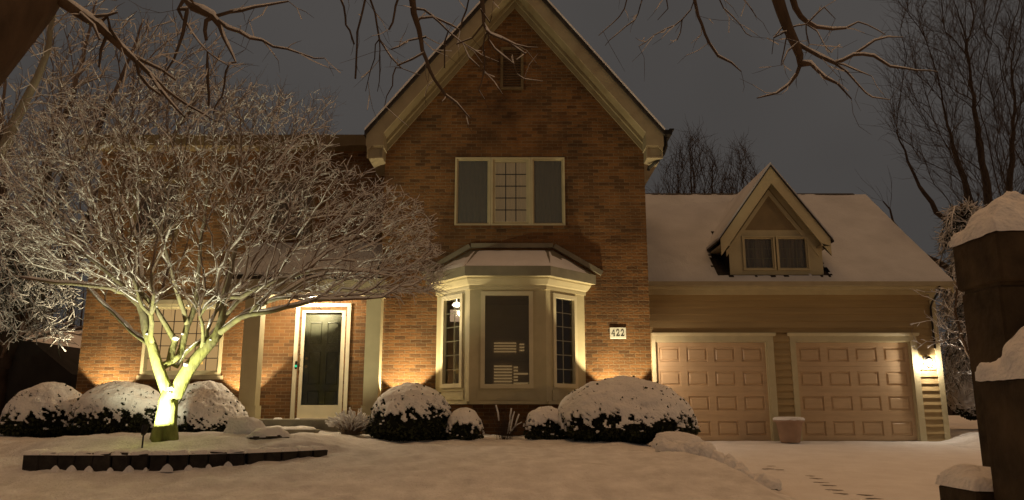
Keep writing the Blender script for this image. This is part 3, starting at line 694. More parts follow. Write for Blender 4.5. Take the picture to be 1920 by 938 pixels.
def roof_snow_z(x, y):
    t = (y - 16.3) / 3.7
    e = min(1, (y - 16.28) / .10); e = max(0, e)
    return gz_(max(16.33, y)) + .012 + .085 * math.sqrt(e) * (1 + .12 * noise.noise(Vector((x * 1.2, y * 1.2, 2))) + .1 * noise.noise(Vector((x * 7, y * 7, 5))))
b = MB(); xs_ = fr(GL + .01, 9.49, .057); ys_ = [16.28, 16.29, 16.31, 16.34, 16.38] + fr(16.45, 19.93, .058); nx = len(xs_)
keep = []
for j, y in enumerate(ys_):
    for i, x in enumerate(xs_):
        b.v.append((x, y + .012 * noise.noise(Vector((x * 6, 0, 1))) * (y < 16.4), roof_snow_z(x, y)))
def bare(x, y):       # bare shingles round the foot of the dormer
    nn = .07 * noise.noise(Vector((x * 9, y * 9, 7)))
    if 16.48 < y < 17.3 and DX0 - .34 + .3 * (y - 16.5) * .2 + nn < x < DX0 + .02 : return y < 17.25 + nn
    if 16.5 < y < 16.95 + nn and DX1 - .05 < x < DX1 + .14 + nn - (y - 16.5) * .12: return True
    if 16.50 + nn < y < 16.72 and DX0 - .15 < x < DX1 + .05: return True
    if DX0 < x < DX1 and y > 16.6 and y < 18.2: return True
    return False
b.f = [(j * nx + i, j * nx + i + 1, (j + 1) * nx + i + 1, (j + 1) * nx + i) for j in range(len(ys_) - 1) for i in range(nx - 1) if not bare((xs_[i] + xs_[i + 1]) / 2, (ys_[j] + ys_[j + 1]) / 2)]
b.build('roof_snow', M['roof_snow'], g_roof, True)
b = MB(); b.sweep_x([(19.9, gz_(20) + .02), (20, gz_(20) + .09), (20.1, gz_(20) + .02), (20.1, gz_(20) - .03), (19.9, gz_(20) - .06)], GL + .01, 9.2); b.build('ridge_cap', M['shingle'], g_roof)

# dormer
dw = MB(); ds = 1.37
dtop = lambda x: 6.0 - ds * abs(x - DC)
zb_ = 3.50
wall_holes(dw, DX0, DX1, zb_, 4.46, DY, [(5.13, 6.54, 3.67, 4.41)], .3)
dw.prism([(DC - 1.02, 4.46), (DC + 1.02, 4.46), (DC, 4.46 + ds * 1.02)], DY + .02, DY + .05)
dor = dw.build('dormer', M['trim'], H)
for x in (DX0, DX1 - .04):
    b = MB(); b.add([(x + q, y, z) for q in (0, .04) for y, z in ((DY + .041, 3.45), (DY + 1.2, 4.47), (DY + .041, 4.47))], [(0, 1, 2), (5, 4, 3), (0, 3, 4, 1), (1, 4, 5, 2), (2, 5, 3, 0)]); b.build('cheek', M['neighbour'], dor)
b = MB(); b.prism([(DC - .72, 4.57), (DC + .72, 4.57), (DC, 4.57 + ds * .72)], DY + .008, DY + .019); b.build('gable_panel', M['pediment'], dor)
b = MB(); yR = DY - .26
for s in (-1, 1):
    e = DC + s * 1.20
    f = lambda d0, d1, xa, xb: [(xa, dtop(xa) - d1), (xb, dtop(xb) - d1), (xb, dtop(xb) - d0), (xa, dtop(xa) - d0)]
    p = f(.03, .42, DC, e) if s > 0 else f(.03, .42, e, DC); b.prism(p, yR, yR + .03)
    xa, xb = sorted((DC + s * 1.0, DC + s * 1.2)); b.prism([(xa, 4.15), (xb, 4.15), (xb, dtop(xb) - .42), (xa, dtop(xa) - .42)], yR - .002, yR + .028)
    e2 = DC + s * 1.02
    p = f(.50, .64, DC, e2) if s > 0 else f(.50, .64, e2, DC); b.prism(p, DY - .02, DY + .0195)
b.build('rake_board', M['trim'], dor)
b = MB()
for s in (-1, 1):
    e = DC + s * 1.26
    p = f(0, .03, DC, e) if s > 0 else f(0, .03, e, DC)
    # each slope runs back until it meets the garage roof
    xa, xb = (DC, e)
    za_, zb2 = dtop(DC), dtop(e)
    ya, yb = 16.4 + (za_ - 3.33) / GS, 16.4 + (zb2 - 3.33) / GS
    yF = yR - .04
    vs = [(xa, yF, za_), (xb, yF, zb2), (xb, yb, zb2), (xa, ya, za_)]
    b.add(vs + [(x, y, z - .04) for x, y, z in vs], [(0, 1, 2, 3) if s > 0 else (3, 2, 1, 0), (7, 6, 5, 4), (0, 4, 5, 1), (1, 5, 6, 2), (2, 6, 7, 3), (3, 7, 4, 0)])
b.build('dormer_roof', M['shingle'], dor)
b = MB()
for s in (-1, 1):
    e = DC + s * 1.25; xa, xb = DC, e; za_, zb2 = dtop(DC) + .003, dtop(e) + .003; ya, yb = 16.4 + (za_ - 3.33) / GS, 16.4 + (zb2 - 3.33) / GS; yF = yR - .03
    vs = [(xa, yF, za_), (xb, yF, zb2), (xb, yb, zb2), (xa, ya, za_)]
    b.add(vs + [(x, y, z + .05) for x, y, z in vs], [(0, 1, 2, 3), (7, 6, 5, 4), (0, 4, 5, 1), (1, 5, 6, 2), (2, 6, 7, 3), (3, 7, 4, 0)])
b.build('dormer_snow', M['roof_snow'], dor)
b = MB()
for s in (-1, 1):
    xa, xb = sorted((DC + s * .99, DC + s * 1.21)); b.box(xa, xb, yR + .03, DY + .6, 4.15, 4.19)
b.build('soffit', M['olive'], dor)
win('window', 5.10, 5.82, 3.65, 4.43, DY - .002, 3, 3, .03, .012, 'trim', 'curtain', False, cas=.035, parent=dor, proud=.03)
win('window', 5.85, 6.57, 3.65, 4.43, DY - .002, 3, 3, .03, .012, 'trim', 'curtain', False, cas=.035, parent=dor, proud=.03)

# ------------------------------------------------------------------ sign
sg = thing('house_number_sign', (2.02, G, 2.08), 'small pale house number plaque reading 422 on the brick wall beside the bay', 'sign')
MB().box(1.865, 2.175, G - .022, G - .002, 1.975, 2.19, .006).build('plate', M['sign'], sg)
DIG = {'4': [[(.62, 0), (.62, 1)], [(.62, 1), (.0, .32), (.85, .32)], [(.42, 0), (.82, 0)]],
       '2': [[(.05, .72), (.12, .9), (.35, 1), (.6, .94), (.72, .76), (.66, .56), (.4, .32), (.05, .03), (.78, .03), (.8, .2)]]}
b = MB()
for k, ch in enumerate('422'):
    for i, st in enumerate(DIG[ch]):
        b.tube([(1.897 + k * .088 + px * .078, G - .024, 2.02 + pz * .118) for px, pz in st], (.0075 if ch == '4' else .0062) if i == 0 else .0042, 6)
b.build('numerals', M['ink'], sg)

# ------------------------------------------------------------------ lamps
def lamp_light(name, kind, loc, energy, col, parent, size=.05, spot=None, target=None, blend=.5):
    d = bpy.data.lights.new(name, kind); d.energy = energy; d.color = col; d.shadow_soft_size = size
    o = bpy.data.objects.new(name, d); COL.objects.link(o); o.location = loc
    if kind == 'SPOT':
        d.spot_size = R(spot); d.spot_blend = blend
        o.rotation_euler = (Vector(target) - Vector(loc)).to_track_quat('-Z', 'Y').to_euler()
    adopt(o, parent); return o
def lantern(loc, label, yaw=0):
    t = thing('wall_lantern', loc, label, 'lantern', 'wall lanterns beside the garage doors'); c = Vector(loc); D = M['dark_metal']
    xf = Matrix.Translation(c) @ Matrix.Rotation(yaw, 4, 'Z')
    b = MB(); b.box(-.05, .05, -.005, .015, -.1, .12); b.tube([(0, 0, .08), (0, -.07, .13), (0, -.13, .10)], .01, 6); b.build('bracket', D, t, xf=xf)
    b = MB(); b.lathe([(.085, .05), (.05, .09), (.015, .125)], (0, -.13, 0), 6); b.build('cap', D, t, xf=xf)
    b = MB()
    for k in range(6):
        a = math.pi / 3 * k; b.tube([(.075 * math.cos(a), -.13 + .075 * math.sin(a), .05), (.055 * math.cos(a), -.13 + .055 * math.sin(a), -.12)], .005, 4)
    b.tube([(.062 * math.cos(k * math.pi / 3), -.13 + .062 * math.sin(k * math.pi / 3), -.125) for k in range(7)], .006, 4); b.build('cage', D, t, xf=xf)
    b = MB(); b.lathe([(.02, -.085), (.04, -.05), (.042, -.01), (.02, .035)], (0, -.13, 0), 12); b.build('bulb', bulb_mat('lantern_bulb', (1, .88, .72), 400), t, True, xf=xf)
    return t
LA = lantern((8.945, GA - .035, 1.66), 'lit wall lantern on the siding right of the right garage door')
lamp_light('lantern_light', 'POINT', (8.945, GA - .165, 1.63), 44, (1, .82, .60), LA, .03)
LB = lantern((GX1 + .002, 16.2, 1.72), 'wall lantern on the brick return left of the left garage door, hidden by the corner', R(90))
lamp_light('lantern_light', 'POINT', (GX1 + .14, 16.2, 1.7), 52, (1, .71, .44), LB, .03)
lamp_light('porch_light', 'POINT', (pl.x, 14.9, 2.78), 170, (1, .80, .52), H, .06)
lamp_light('pendant_light', 'POINT', tuple(lamp_in + Vector((.1, .1, -.1))), 6, (1, .74, .45), H, .06)
def uplight(loc, target, energy, cone, label, col=(1, .80, .47), blend=.35, group='landscape spotlights along the house wall', hgt=.11):
    t = thing('landscape_spotlight', loc, label, 'spotlight', group); c = Vector(loc); d = (Vector(target) - c).normalized()
    MB().tube([c - Vector((0, 0, .05)), c + Vector((0, 0, hgt - .01))], .012, 6).build('stake', M['dark_metal'], t)
    h = c + Vector((0, 0, hgt)); MB().tube([h - d * .03, h, h + d * .085, h + d * .10], [.022, .036, .042, .042], 12).build('housing', M['dark_metal'], t)
    lamp_light('spot_light', 'SPOT', h + d * .105, energy, col, t, .03, cone, target, blend)
    return t
for x, yw, e, lab in ((-7.93, W, 400, 'small uplight at the brick wall left of the wide window'), (-5.28, W, 400, 'small uplight at the brick wall between the wide window and the porch column'),
                   (-2.02, G, 400, 'small uplight at the brick wall between the porch and the bay'), (2.0, G, 400, 'small uplight at the brick wall under the house number')):
    uplight((x, yw - .52, .28), (x, yw - .34, 1.6), e * 1.2, 78, lab, blend=.22)
TB = at(310, 815, 11.0); TB.z = .29
sp_loc = at(268, 824, 10.4); sp_loc.z = ground_z(sp_loc.x, sp_loc.y)
uplight(tuple(sp_loc), (TB.x - .06, 11.05, 1.32), 540, 119, 'small black spotlight in the snow at the foot of the lit tree', (1, .95, .60), .22, None, .18)

# ------------------------------------------------------------------ trees
class Tree:
    def __init__(s, seed): s.rng = random.Random(seed); s.P = []; s.par = []; s.len = []; s.fix = []; s.twigs = []
    def node(s, p, par, r=0):
        s.P.append(Vector(p)); s.par.append(par); s.fix.append(r); s.len.append(0 if par < 0 else s.len[par] + (s.P[-1] - s.P[par]).length); return len(s.P) - 1
    def path(s, pts, rads, start=None, step=.14, wig=.02):
        """a hand-laid limb through pts; start = node index it grows from"""
        idx = start
        if idx is None: idx = s.node(pts[0], -1, rads[0])
        elif (s.P[idx] - Vector(pts[0])).length > .03: pts = [s.P[idx]] + list(pts); rads = [rads[0]] + list(rads)
        first = idx
        n = len(pts)
        for i in range(n - 1):
            p0 = Vector(pts[max(i - 1, 0)]); p1 = Vector(pts[i]); p2 = Vector(pts[i + 1]); p3 = Vector(pts[min(i + 2, n - 1)])
            k = max(1, int((p2 - p1).length / step))
            for j in range(1, k + 1):
                t = j / k
                q = .5 * ((2 * p1) + (p2 - p0) * t + (2 * p0 - 5 * p1 + 4 * p2 - p3) * t * t + (3 * p1 - p0 - 3 * p2 + p3) * t ** 3)
                q += Vector([s.rng.uniform(-wig, wig) for _ in range(3)])
                idx = s.node(q, idx, lerp(rads[i], rads[i + 1], t))
        return idx
    def near(s, p):
        A = np.array(s.P); return int(np.argmin(((A - np.array(p)) ** 2).sum(1)))
    def fill(s, n, sampler, step=.16, w=.3, wig=.03, curve=.35, sag=0.0, minlen=0):
        pts = [Vector(sampler(s.rng)) for _ in range(n)]
        root = s.P[0]; pts.sort(key=lambda p: (p - root).length)
        cap = len(s.P) + n * 14
        A = np.zeros((cap, 3)); Ln = np.zeros(cap); m = len(s.P); A[:m] = [tuple(p) for p in s.P]; Ln[:m] = s.len
        for p in pts:
            q = np.array(p); c = np.sqrt(((A[:m] - q) ** 2).sum(1)) + w * Ln[:m]
            if minlen: c[:m] += 50 * (Ln[:m] < minlen)
            i = int(np.argmin(c)); a = s.P[i]
            dist = (p - a).length
            if dist < .05: continue
            pd = (a - s.P[s.par[i]]).normalized() if s.par[i] >= 0 else Vector((0, 0, 1))
            ctrl = a + (pd * curve + (p - a).normalized() * (1 - curve)) * dist * .5 + Vector((0, 0, -sag * dist))
            k = max(1, min(13, int(dist / step))); idx = i
            for j in range(1, k + 1):
                t = j / k; x = a * (1 - t) ** 2 + ctrl * 2 * t * (1 - t) + p * t * t
                if j < k: x = x + Vector([s.rng.uniform(-wig, wig) for _ in range(3)])
                if m >= cap: break
                idx = s.node(x, idx); A[m] = tuple(x); Ln[m] = s.len[idx]; m += 1
    def radii(s, tip, e=2.35, scale=1.0):
        n = len(s.P); acc = [0.0] * n; s.r = [0.0] * n; s.kids = [[] for _ in range(n)]
        for i in range(n - 1, -1, -1):
            r = max(tip, (acc[i]) ** (1 / e) if acc[i] > 0 else tip)
            r = s.fix[i] if s.fix[i] > 0 else r
            s.r[i] = r
            if s.par[i] >= 0: acc[s.par[i]] += r ** e; s.kids[s.par[i]].append(i)
        for i in range(n):
            p = s.par[i]
            if p >= 0 and s.r[i] > s.r[p] * .95 and s.fix[i] == 0: s.r[i] = s.r[p] * .95
    def chains(s):
        st = [i for i in range(len(s.P)) if s.par[i] < 0]; out = []
        todo = [(i, None) for i in st]
        while todo:
            i, pre = todo.pop(); ch = [] if pre is None else [pre]
            ch.append(i)
            while s.kids[i]:
                ks = sorted(s.kids[i], key=lambda k: -s.r[k])
                for k in ks[1:]: todo.append((k, i))
                i = ks[0]; ch.append(i)
            out.append(ch)
        return out
    def add_twigs(s, per, rmax, lmin, lmax, up=.3, r=.003, out=.6, segs=2, fork=.5, sp=.55):
        for i in range(len(s.P)):
            if s.r[i] > rmax or s.par[i] < 0: continue
            d0 = (s.P[i] - s.P[s.par[i]])
            if d0.length < 1e-6: continue
            d0.normalize(); k = int(per) + (s.rng.random() < per % 1)
            for _ in range(k):
                d = d0 * out + Vector([s.rng.gauss(0, sp) for _ in range(3)]) + Vector((0, 0, up)); d.normalize()
                Lh = s.rng.uniform(lmin, lmax); p = s.P[i]; pts = [p]
                for j in range(segs):
                    d = (d + Vector([s.rng.gauss(0, .30) for _ in range(3)])).normalized(); p = p + d * (Lh / segs); pts.append(p)
                s.twigs.append((pts, r))
                if s.rng.random() < fork:
                    d2 = (d + Vector([s.rng.gauss(0, .6) for _ in range(3)])).normalized(); s.twigs.append(([pts[1], pts[1] + d2 * Lh * .45], r * .8))
    def build(s, root, bark, twig, thick=.02, snow=None, snow_amt=.6, tips=True, snow_min=.0035, snow_k=.8, trunk_name='trunk', branch_name='branch'):
        bt, bb, bs = MB(), MB(), MB(); rng = s.rng
        for ch in s.chains():
            P_ = [s.P[i] for i in ch]; r_ = [s.r[i] for i in ch]
            if len(ch) > 1 and r_[0] > r_[1] * 1.2: r_[0] = r_[1] * 1.15
            # split thick / thin
            cut = next((k for k, r in enumerate(r_) if r < thick), len(ch))
            if cut >= 2: bt.tube(P_[:cut + 1], r_[:cut + 1], 9)
            if cut < len(ch):
                a = max(0, cut - 1) if cut >= 2 else 0
                bb.tube(P_[a:], r_[a:], 5 if max(r_[a:]) > .012 else 3, False)
            if snow is not None:
                run = []
                for k in range(len(ch) - 1):
                    d = P_[k + 1] - P_[k]; hz = math.hypot(d.x, d.y) / max(1e-6, d.length)
                    on = hz > .35 and rng.random() < snow_amt * (.4 + .6 * hz) + .25 * bool(run)
                    if on and not run: run = [k]
                    if on: run.append(k + 1)
                    if (not on or k == len(ch) - 2) and run:
                        q = []; rr = []
                        for a, kk in enumerate(run):
                            hh = min(.024, max(snow_min, r_[kk] * snow_k)) * rng.uniform(.7, 1.25)
                            q.append(P_[kk] + Vector((0, 0, r_[kk] * .75 + hh * .35))); rr.append(hh * (.45 if a in (0, len(run) - 1) else 1))
                        if len(q) > 1: bs.tube(q, rr, 4 if max(rr) < .01 else 6)
                        run = []
        for pts, r in s.twigs:
            bb.tube(pts, [r] * (len(pts) - 1) + [r * .5], 3, False)
            if snow is not None and rng.random() < snow_amt * .85:
                d = pts[1] - pts[0]
                if math.hypot(d.x, d.y) > .4 * d.length:
                    hh = snow_min * rng.uniform(.7, 1.5); up = Vector((0, 0, r * .6 + hh * .25)); bs.tube([p + up for p in pts[:3]], [hh, hh * 1.1, hh * .6][:len(pts)], 3)
        if bt.v: bt.build(trunk_name, bark, root, True)
        if bb.v: bb.build(branch_name, twig, root, True)
        if bs.v: bs.build('branch_snow', snow, root, True)

# --- the lit tree in the bed
T = thing('maple_tree', tuple(TB), 'spreading multi-stemmed bare tree lit from below in the raised bed, twigs coated in snow', 'tree')
t = Tree(11)
Y0 = 11.0
def px(*a): return [at(u, v, Y0 + d) for u, v, d in a]
e = t.path(px((309, 818, 0), (311, 795, 0), (315, 765, 0), (317, 742, 0)), [.20, .15, .135, .13], step=.08, wig=.004)
t.P[0].z = .2
fk = e
Ls = t.path(px((317, 742, 0), (306, 715, -.03), (299, 690, -.06), (286, 651, -.1), (273, 616, -.15), (262, 570, -.2), (247, 551, -.25), (215, 522, -.35), (160, 478, -.5), (95, 440, -.6)), [.085, .082, .078, .07, .062, .055, .045, .034, .022, .012], fk, wig=.01)
a = t.near(px((277, 645, -.12))[0]); t.path(px((262, 632, .05), (248, 623, .2), (216, 591, .5), (168, 543, .8), (120, 500, 1.0)), [.032, .03, .027, .02, .012], a, wig=.01)
a = t.near(px((247, 551, -.25))[0]); t.path(px((222, 546, -.5), (188, 537, -.8), (106, 530, -1.1), (43, 520, -1.2)), [.03, .027, .02, .012], a, wig=.012)
a = t.near(px((303, 700, -.05))[0]); m1 = t.path(px((318, 680, .1), (322, 655, .15), (328, 639, .2)), [.055, .052, .05], a, wig=.006)
t.path(px((312, 610, .1), (293, 581, 0), (277, 563, -.1), (235, 505, -.3), (190, 430, -.5), (150, 340, -.6)), [.04, .037, .034, .028, .018, .011], m1, wig=.012)
a = t.near(px((319, 690, .08))[0]); m2 = t.path(px((335, 668, .25), (346, 635, .35), (351, 610, .4), (366, 571, .5), (370, 530, .55), (378, 445, .6), (392, 340, .6), (402, 260, .6)), [.05, .048, .045, .04, .034, .026, .018, .01], a, wig=.01)
a = t.near(px((351, 610, .4))[0]); t.path(px((344, 581, .3), (328, 536, .1), (310, 470, -.2), (295, 380, -.4), (285, 290, -.5)), [.034, .03, .024, .016, .01], a, wig=.012)
Rs = t.path(px((330, 738, .02), (350, 696, 0), (376, 664, -.03), (397, 640, -.06), (408, 626, -.06)), [.108, .098, .085, .076, .072], fk, wig=.006)
R1 = t.path(px((416, 600, -.05), (420, 556, -.05), (428, 525, 0), (446, 450, .1), (470, 375, .2), (500, 290, .3)), [.055, .046, .038, .026, .018, .01], Rs, wig=.01)
R2 = t.path(px((440, 603, -.25), (468, 590, -.4), (513, 584, -.6), (562, 571, -.7), (615, 562, -.75), (688, 561, -.8), (740, 556, -.8)), [.04, .035, .028, .024, .02, .014, .008], Rs, wig=.012)
a = t.near(px((420, 560, -.05))[0]); R3 = t.path(px((452, 556, -.2), (480, 542, -.3), (540, 520, -.4), (620, 505, -.4), (700, 512, -.4), (770, 515, -.4)), [.034, .03, .024, .018, .012, .007], a, wig=.014)
a = t.near(px((352, 640, .33))[0]); t.path(px((331, 688, .2), (345, 664, .3), (363, 648, .4), (392, 632, .5), (430, 585, .7), (480, 480, 1.0), (540, 400, 1.2)), [.026, .028, .028, .026, .022, .015, .009], t.near(px((324, 695, .1))[0]), wig=.01)
a = t.near(px((262, 570, -.2))[0]); t.path(px((266, 530, 0), (262, 470, .3), (240, 400, .5), (210, 330, .7)), [.034, .026, .018, .01], a, wig=.014)
def maple_env(rng):
    while True:
        u = rng.uniform(0, 820); tt = (u - 390) / 430
        top = 150 + 280 * abs(tt) ** 2.1 if tt > 0 else 150 + 130 * abs(tt) ** 2
        top += 55 * noise.noise(Vector((u / 55, 1.7, 0))) + 25 * noise.noise(Vector((u / 20, 4.1, 0)))
        bot = 545 + 15 * math.cos(tt * 2) - (60 * sstep(.2, 1, abs(tt)) if tt < 0 else -10)
        v = rng.uniform(top, bot)
        if v < 470 or rng.random() < .8:
            hole = ((u - 370) / 60) ** 2 + ((v - 450) / 40) ** 2 < 1 or ((u - 540) / 55) ** 2 + ((v - 480) / 22) ** 2 < 1
            if hole and rng.random() < .75: continue
            if u > 620 and v < 300 + (u - 620) * .5: continue
            half = 2.0 * math.sqrt(max(.05, 1 - tt * tt * .8)) * (1 - .35 * sstep(400, 560, v))
            return at(u, v, Y0 + rng.uniform(-half, half))
t.fill(2100, maple_env, .15, .7, .022, .3, -.05, 1.0)
t.radii(.0044, 2.35)
t.add_twigs(3.0, .0125, .12, .46, .12, .0016, 1.25, 5, .8, .32)
t.build(T, M['maple_bark'], M['maple_twig'], .02, M['snow'], .8, snow_min=.0038, snow_k=1.45)
b = MB()
def clump(b, p, r, sx=1, sy=1, sz=.7, seed=0, n=10, m=6):
    o = len(b.v); p = Vector(p)
    for j in range(m + 1):
        th = math.pi * j / m
        for i in range(n):
            ph = 2 * math.pi * i / n; d = Vector((math.sin(th) * math.cos(ph), math.sin(th) * math.sin(ph), math.cos(th)))
            k = r * (1 + .3 * noise.noise(d * 1.7 + Vector((seed, 0, 0)))); b.v.append((p.x + d.x * k * sx, p.y + d.y * k * sy, p.z + d.z * k * sz))
    b.f += [(o + j * n + i, o + (j + 1) * n + i, o + (j + 1) * n + (i + 1) % n, o + j * n + (i + 1) % n) for j in range(m) for i in range(n)]
for k, (u, v, d, r) in enumerate(((322, 729, -.06, .055), (318, 737, -.1, .03), (330, 634, .15, .05), (342, 626, .3, .022), (276, 626, -.18, .028), (352, 573, .36, .028), (349, 683, -.1, .04), (395, 637, -.12, .02))):
    b = MB(); clump(b, at(u, v, Y0 + d), r, 1, 1, .75, k); b.build('snow_lump', M['snow'], T, True)

# --- the big bare street tree whose limbs hang over the view
ST = thing('street_tree', (-3.9, 3.4, -.8), 'big bare tree with thick leaning trunk, its snow-lined limbs hanging over the view', 'tree')
t = Tree(5); Q = lambda *a: [at(u, v, y) for u, v, y in a]
tr_ = t.path([(-3.6, 3.4, -.85), (-3.3, 3.5, .9), at(-70, 130, 3.8), at(45, 0, 4.0), at(160, -160, 4.3), at(330, -330, 4.7), at(520, -420, 5.2)], [.30, .25, .18, .165, .15, .13, .11], wig=.004, step=.25)
lim = t.path([at(800, -470, 5.6), at(1150, -450, 5.8), at(1400, -380, 5.6), at(1650, -300, 5.6), at(1900, -200, 5.8)], [.09, .08, .065, .05, .035], tr_, step=.25)
def br(pts, rads, near, **k):
    P_ = Q(*pts); return t.path(P_, rads, near if isinstance(near, int) else t.near(at(*near)), **k)
# right limb
e = br([(1420, -150, 5.5), (1448, -40, 5.5), (1466, 22, 5.5), (1490, 80, 5.5), (1500, 105, 5.5), (1502, 118, 5.5)], [.055, .05, .044, .036, .03, .027], (1400, -380, 5.6), step=.1, wig=.006)
br([(1520, 120, 5.45), (1550, 145, 5.4), (1570, 158, 5.4), (1595, 185, 5.35)], [.016, .013, .009, .005], e, step=.08, wig=.008)
br([(1492, 140, 5.5), (1480, 160, 5.5), (1455, 175, 5.5), (1420, 182, 5.5)], [.014, .01, .007, .004], e, step=.08, wig=.008)
x = t.near(at(1494, 92, 5.5)); x = t.path(Q((1512, 92, 5.5), (1540, 108, 5.5), (1565, 118, 5.5), (1600, 103, 5.5), (1640, 78, 5.5), (1665, 70, 5.5), (1695, 70, 5.5)), [.014, .014, .013, .011, .008, .006, .003], x, step=.07, wig=.006)
t.path(Q((1640, 105, 5.5), (1668, 124, 5.5), (1700, 131, 5.5), (1760, 134, 5.5)), [.010, .008, .006, .003], t.near(at(1612, 98, 5.5)), step=.07, wig=.006)
t.path(Q((1588, 135, 5.5), (1610, 160, 5.5), (1637, 184, 5.5), (1668, 186, 5.5)), [.009, .007, .005, .003], t.near(at(1568, 117, 5.5)), step=.07, wig=.006)
t.path(Q((1600, 130, 5.5), (1630, 143, 5.5)), [.007, .003], t.near(at(1572, 118, 5.5)), step=.07)
x = t.path(Q((1478, -50, 5.6), (1490, 15, 5.6), (1512, 40, 5.6), (1530, 50, 5.6), (1560, 56, 5.6), (1585, 52, 5.6), (1610, 40, 5.6), (1660, 65, 5.6)), [.03, .024, .018, .013, .010, .008, .005, .003], t.near(at(1448, -60, 5.5)), step=.07, wig=.006)
t.path(Q((1515, 45, 5.5), (1545, 18, 5.5), (1570, 35, 5.5)), [.006, .005, .003], t.near(at(1490, 40, 5.5)), step=.07)
for pts in (((1468, 48, 5.5), (1452, 70, 5.5), (1446, 100, 5.5)), ((1476, 60, 5.4), (1468, 110, 5.4), (1462, 122, 5.4)), ((1494, 82, 5.4), (1478, 100, 5.4), (1464, 122, 5.4)), ((1530, 60, 5.5), (1548, 85, 5.5), (1560, 100, 5.5)), ((1512, 60, 5.5), (1516, 85, 5.5), (1512, 92, 5.5))):
    t.path(Q(*pts), [.006, .005, .003], t.near(at(*pts[0])), step=.07, wig=.01)
# centre-right drooping limb
x = br([(1296, -120, 5.6), (1303, 0, 5.6), (1316, 45, 5.6), (1330, 80, 5.6), (1345, 106, 5.6), (1372, 117, 5.6), (1390, 135, 5.6)], [.02, .014, .012, .011, .010, .007, .004], (1350, -400, 5.6), step=.08, wig=.006)
for pts in (((1302, 5, 5.6), (1280, 38, 5.6), (1250, 55, 5.6), (1228, 68, 5.6), (1200, 88, 5.6)), ((1281, 38, 5.6), (1276, 60, 5.6), (1270, 76, 5.6))): t.path(Q(*pts), [.005, .005, .004, .003, .0025][:len(pts)], t.near(at(*pts[0])), step=.07, wig=.01)
for u0, u1, v1 in ((1175, 1120, 68), (1205, 1133, 86), (1345, 1410, 70), (1250, 1235, 40), (1390, 1420, 30)):
    br([(u0 + 6, -120, 5.9), (u0, -10, 5.9), ((u0 * 2 + u1) / 3 + 6, v1 * .45, 5.9), (u1, v1, 5.9)], [.012, .006, .0045, .0025], (1200, -440, 5.8), step=.08, wig=.012)
# branches over the gable
x = br([(760, -140, 5.4), (772, 0, 5.4), (785, 55, 5.4), (797, 110, 5.4), (815, 150, 5.4), (835, 180, 5.4), (855, 195, 5.4), (882, 222, 5.4)], [.035, .026, .02, .015, .012, .011, .009, .004], (800, -470, 5.6), step=.08, wig=.006)
x2 = br([(890, -140, 5.3), (903, 0, 5.3), (908, 45, 5.3), (915, 60, 5.3), (940, 70, 5.3), (968, 85, 5.3), (1010, 90, 5.3)], [.03, .018, .014, .012, .008, .006, .003], (950, -465, 5.7), step=.07, wig=.006)
for pts in (((788, 35, 5.4), (812, 30, 5.4), (838, 60, 5.4), (868, 82, 5.4), (905, 103, 5.4), (935, 115, 5.4)), ((908, 50, 5.3), (885, 70, 5.3), (858, 82, 5.3)), ((912, 62, 5.3), (930, 90, 5.3), (960, 122, 5.3), (985, 150, 5.3), (1018, 152, 5.3)), ((908, 65, 5.3), (907, 110, 5.3), (904, 155, 5.3), (900, 168, 5.3), (910, 188, 5.3)),
            ((782, 15, 5.4), (830, 40, 5.4), (865, 55, 5.4)), ((795, 100, 5.4), (770, 110, 5.4), (745, 120, 5.4)), ((868, 82, 5.4), (880, 110, 5.4), (900, 130, 5.4)), ((838, 60, 5.4), (832, 100, 5.4), (835, 130, 5.4)), ((920, 65, 5.3), (950, 78, 5.3), (985, 102, 5.3)), ((797, 70, 5.4), (765, 75, 5.4), (735, 95, 5.4)), ((904, 20, 5.3), (920, 40, 5.3), (922, 30, 5.3)), ((865, 40, 5.4), (880, 0, 5.4), (890, -30, 5.4))):
    t.path(Q(*pts), [.008, .007, .006, .005, .004, .003][:len(pts)], t.near(at(*pts[0])), step=.07, wig=.012)
for pts in (((695, -100, 5.6), (697, 0, 5.6), (705, 45, 5.6), (712, 75, 5.6), (730, 105, 5.6), (755, 130, 5.6), (790, 142, 5.6)), ((684, -100, 5.6), (682, 0, 5.6), (668, 80, 5.6), (664, 150, 5.6)), ((655, -90, 5.7), (642, 10, 5.7), (656, 60, 5.7), (664, 85, 5.7)), ((748, -80, 5.6), (742, 20, 5.6), (730, 55, 5.6))):
    br(list(pts), [.012, .009, .008, .008, .006, .0045, .003][:len(pts)], (760, -460, 5.6), step=.08, wig=.012)
for pts in (((711, 72, 5.6), (700, 110, 5.6), (688, 170, 5.6)), ((711, 80, 5.6), (712, 130, 5.6), (705, 172, 5.6)), ((740, 125, 5.6), (735, 160, 5.6), (722, 200, 5.6))): t.path(Q(*pts), [.006, .005, .003], t.near(at(*pts[0])), step=.07, wig=.012)
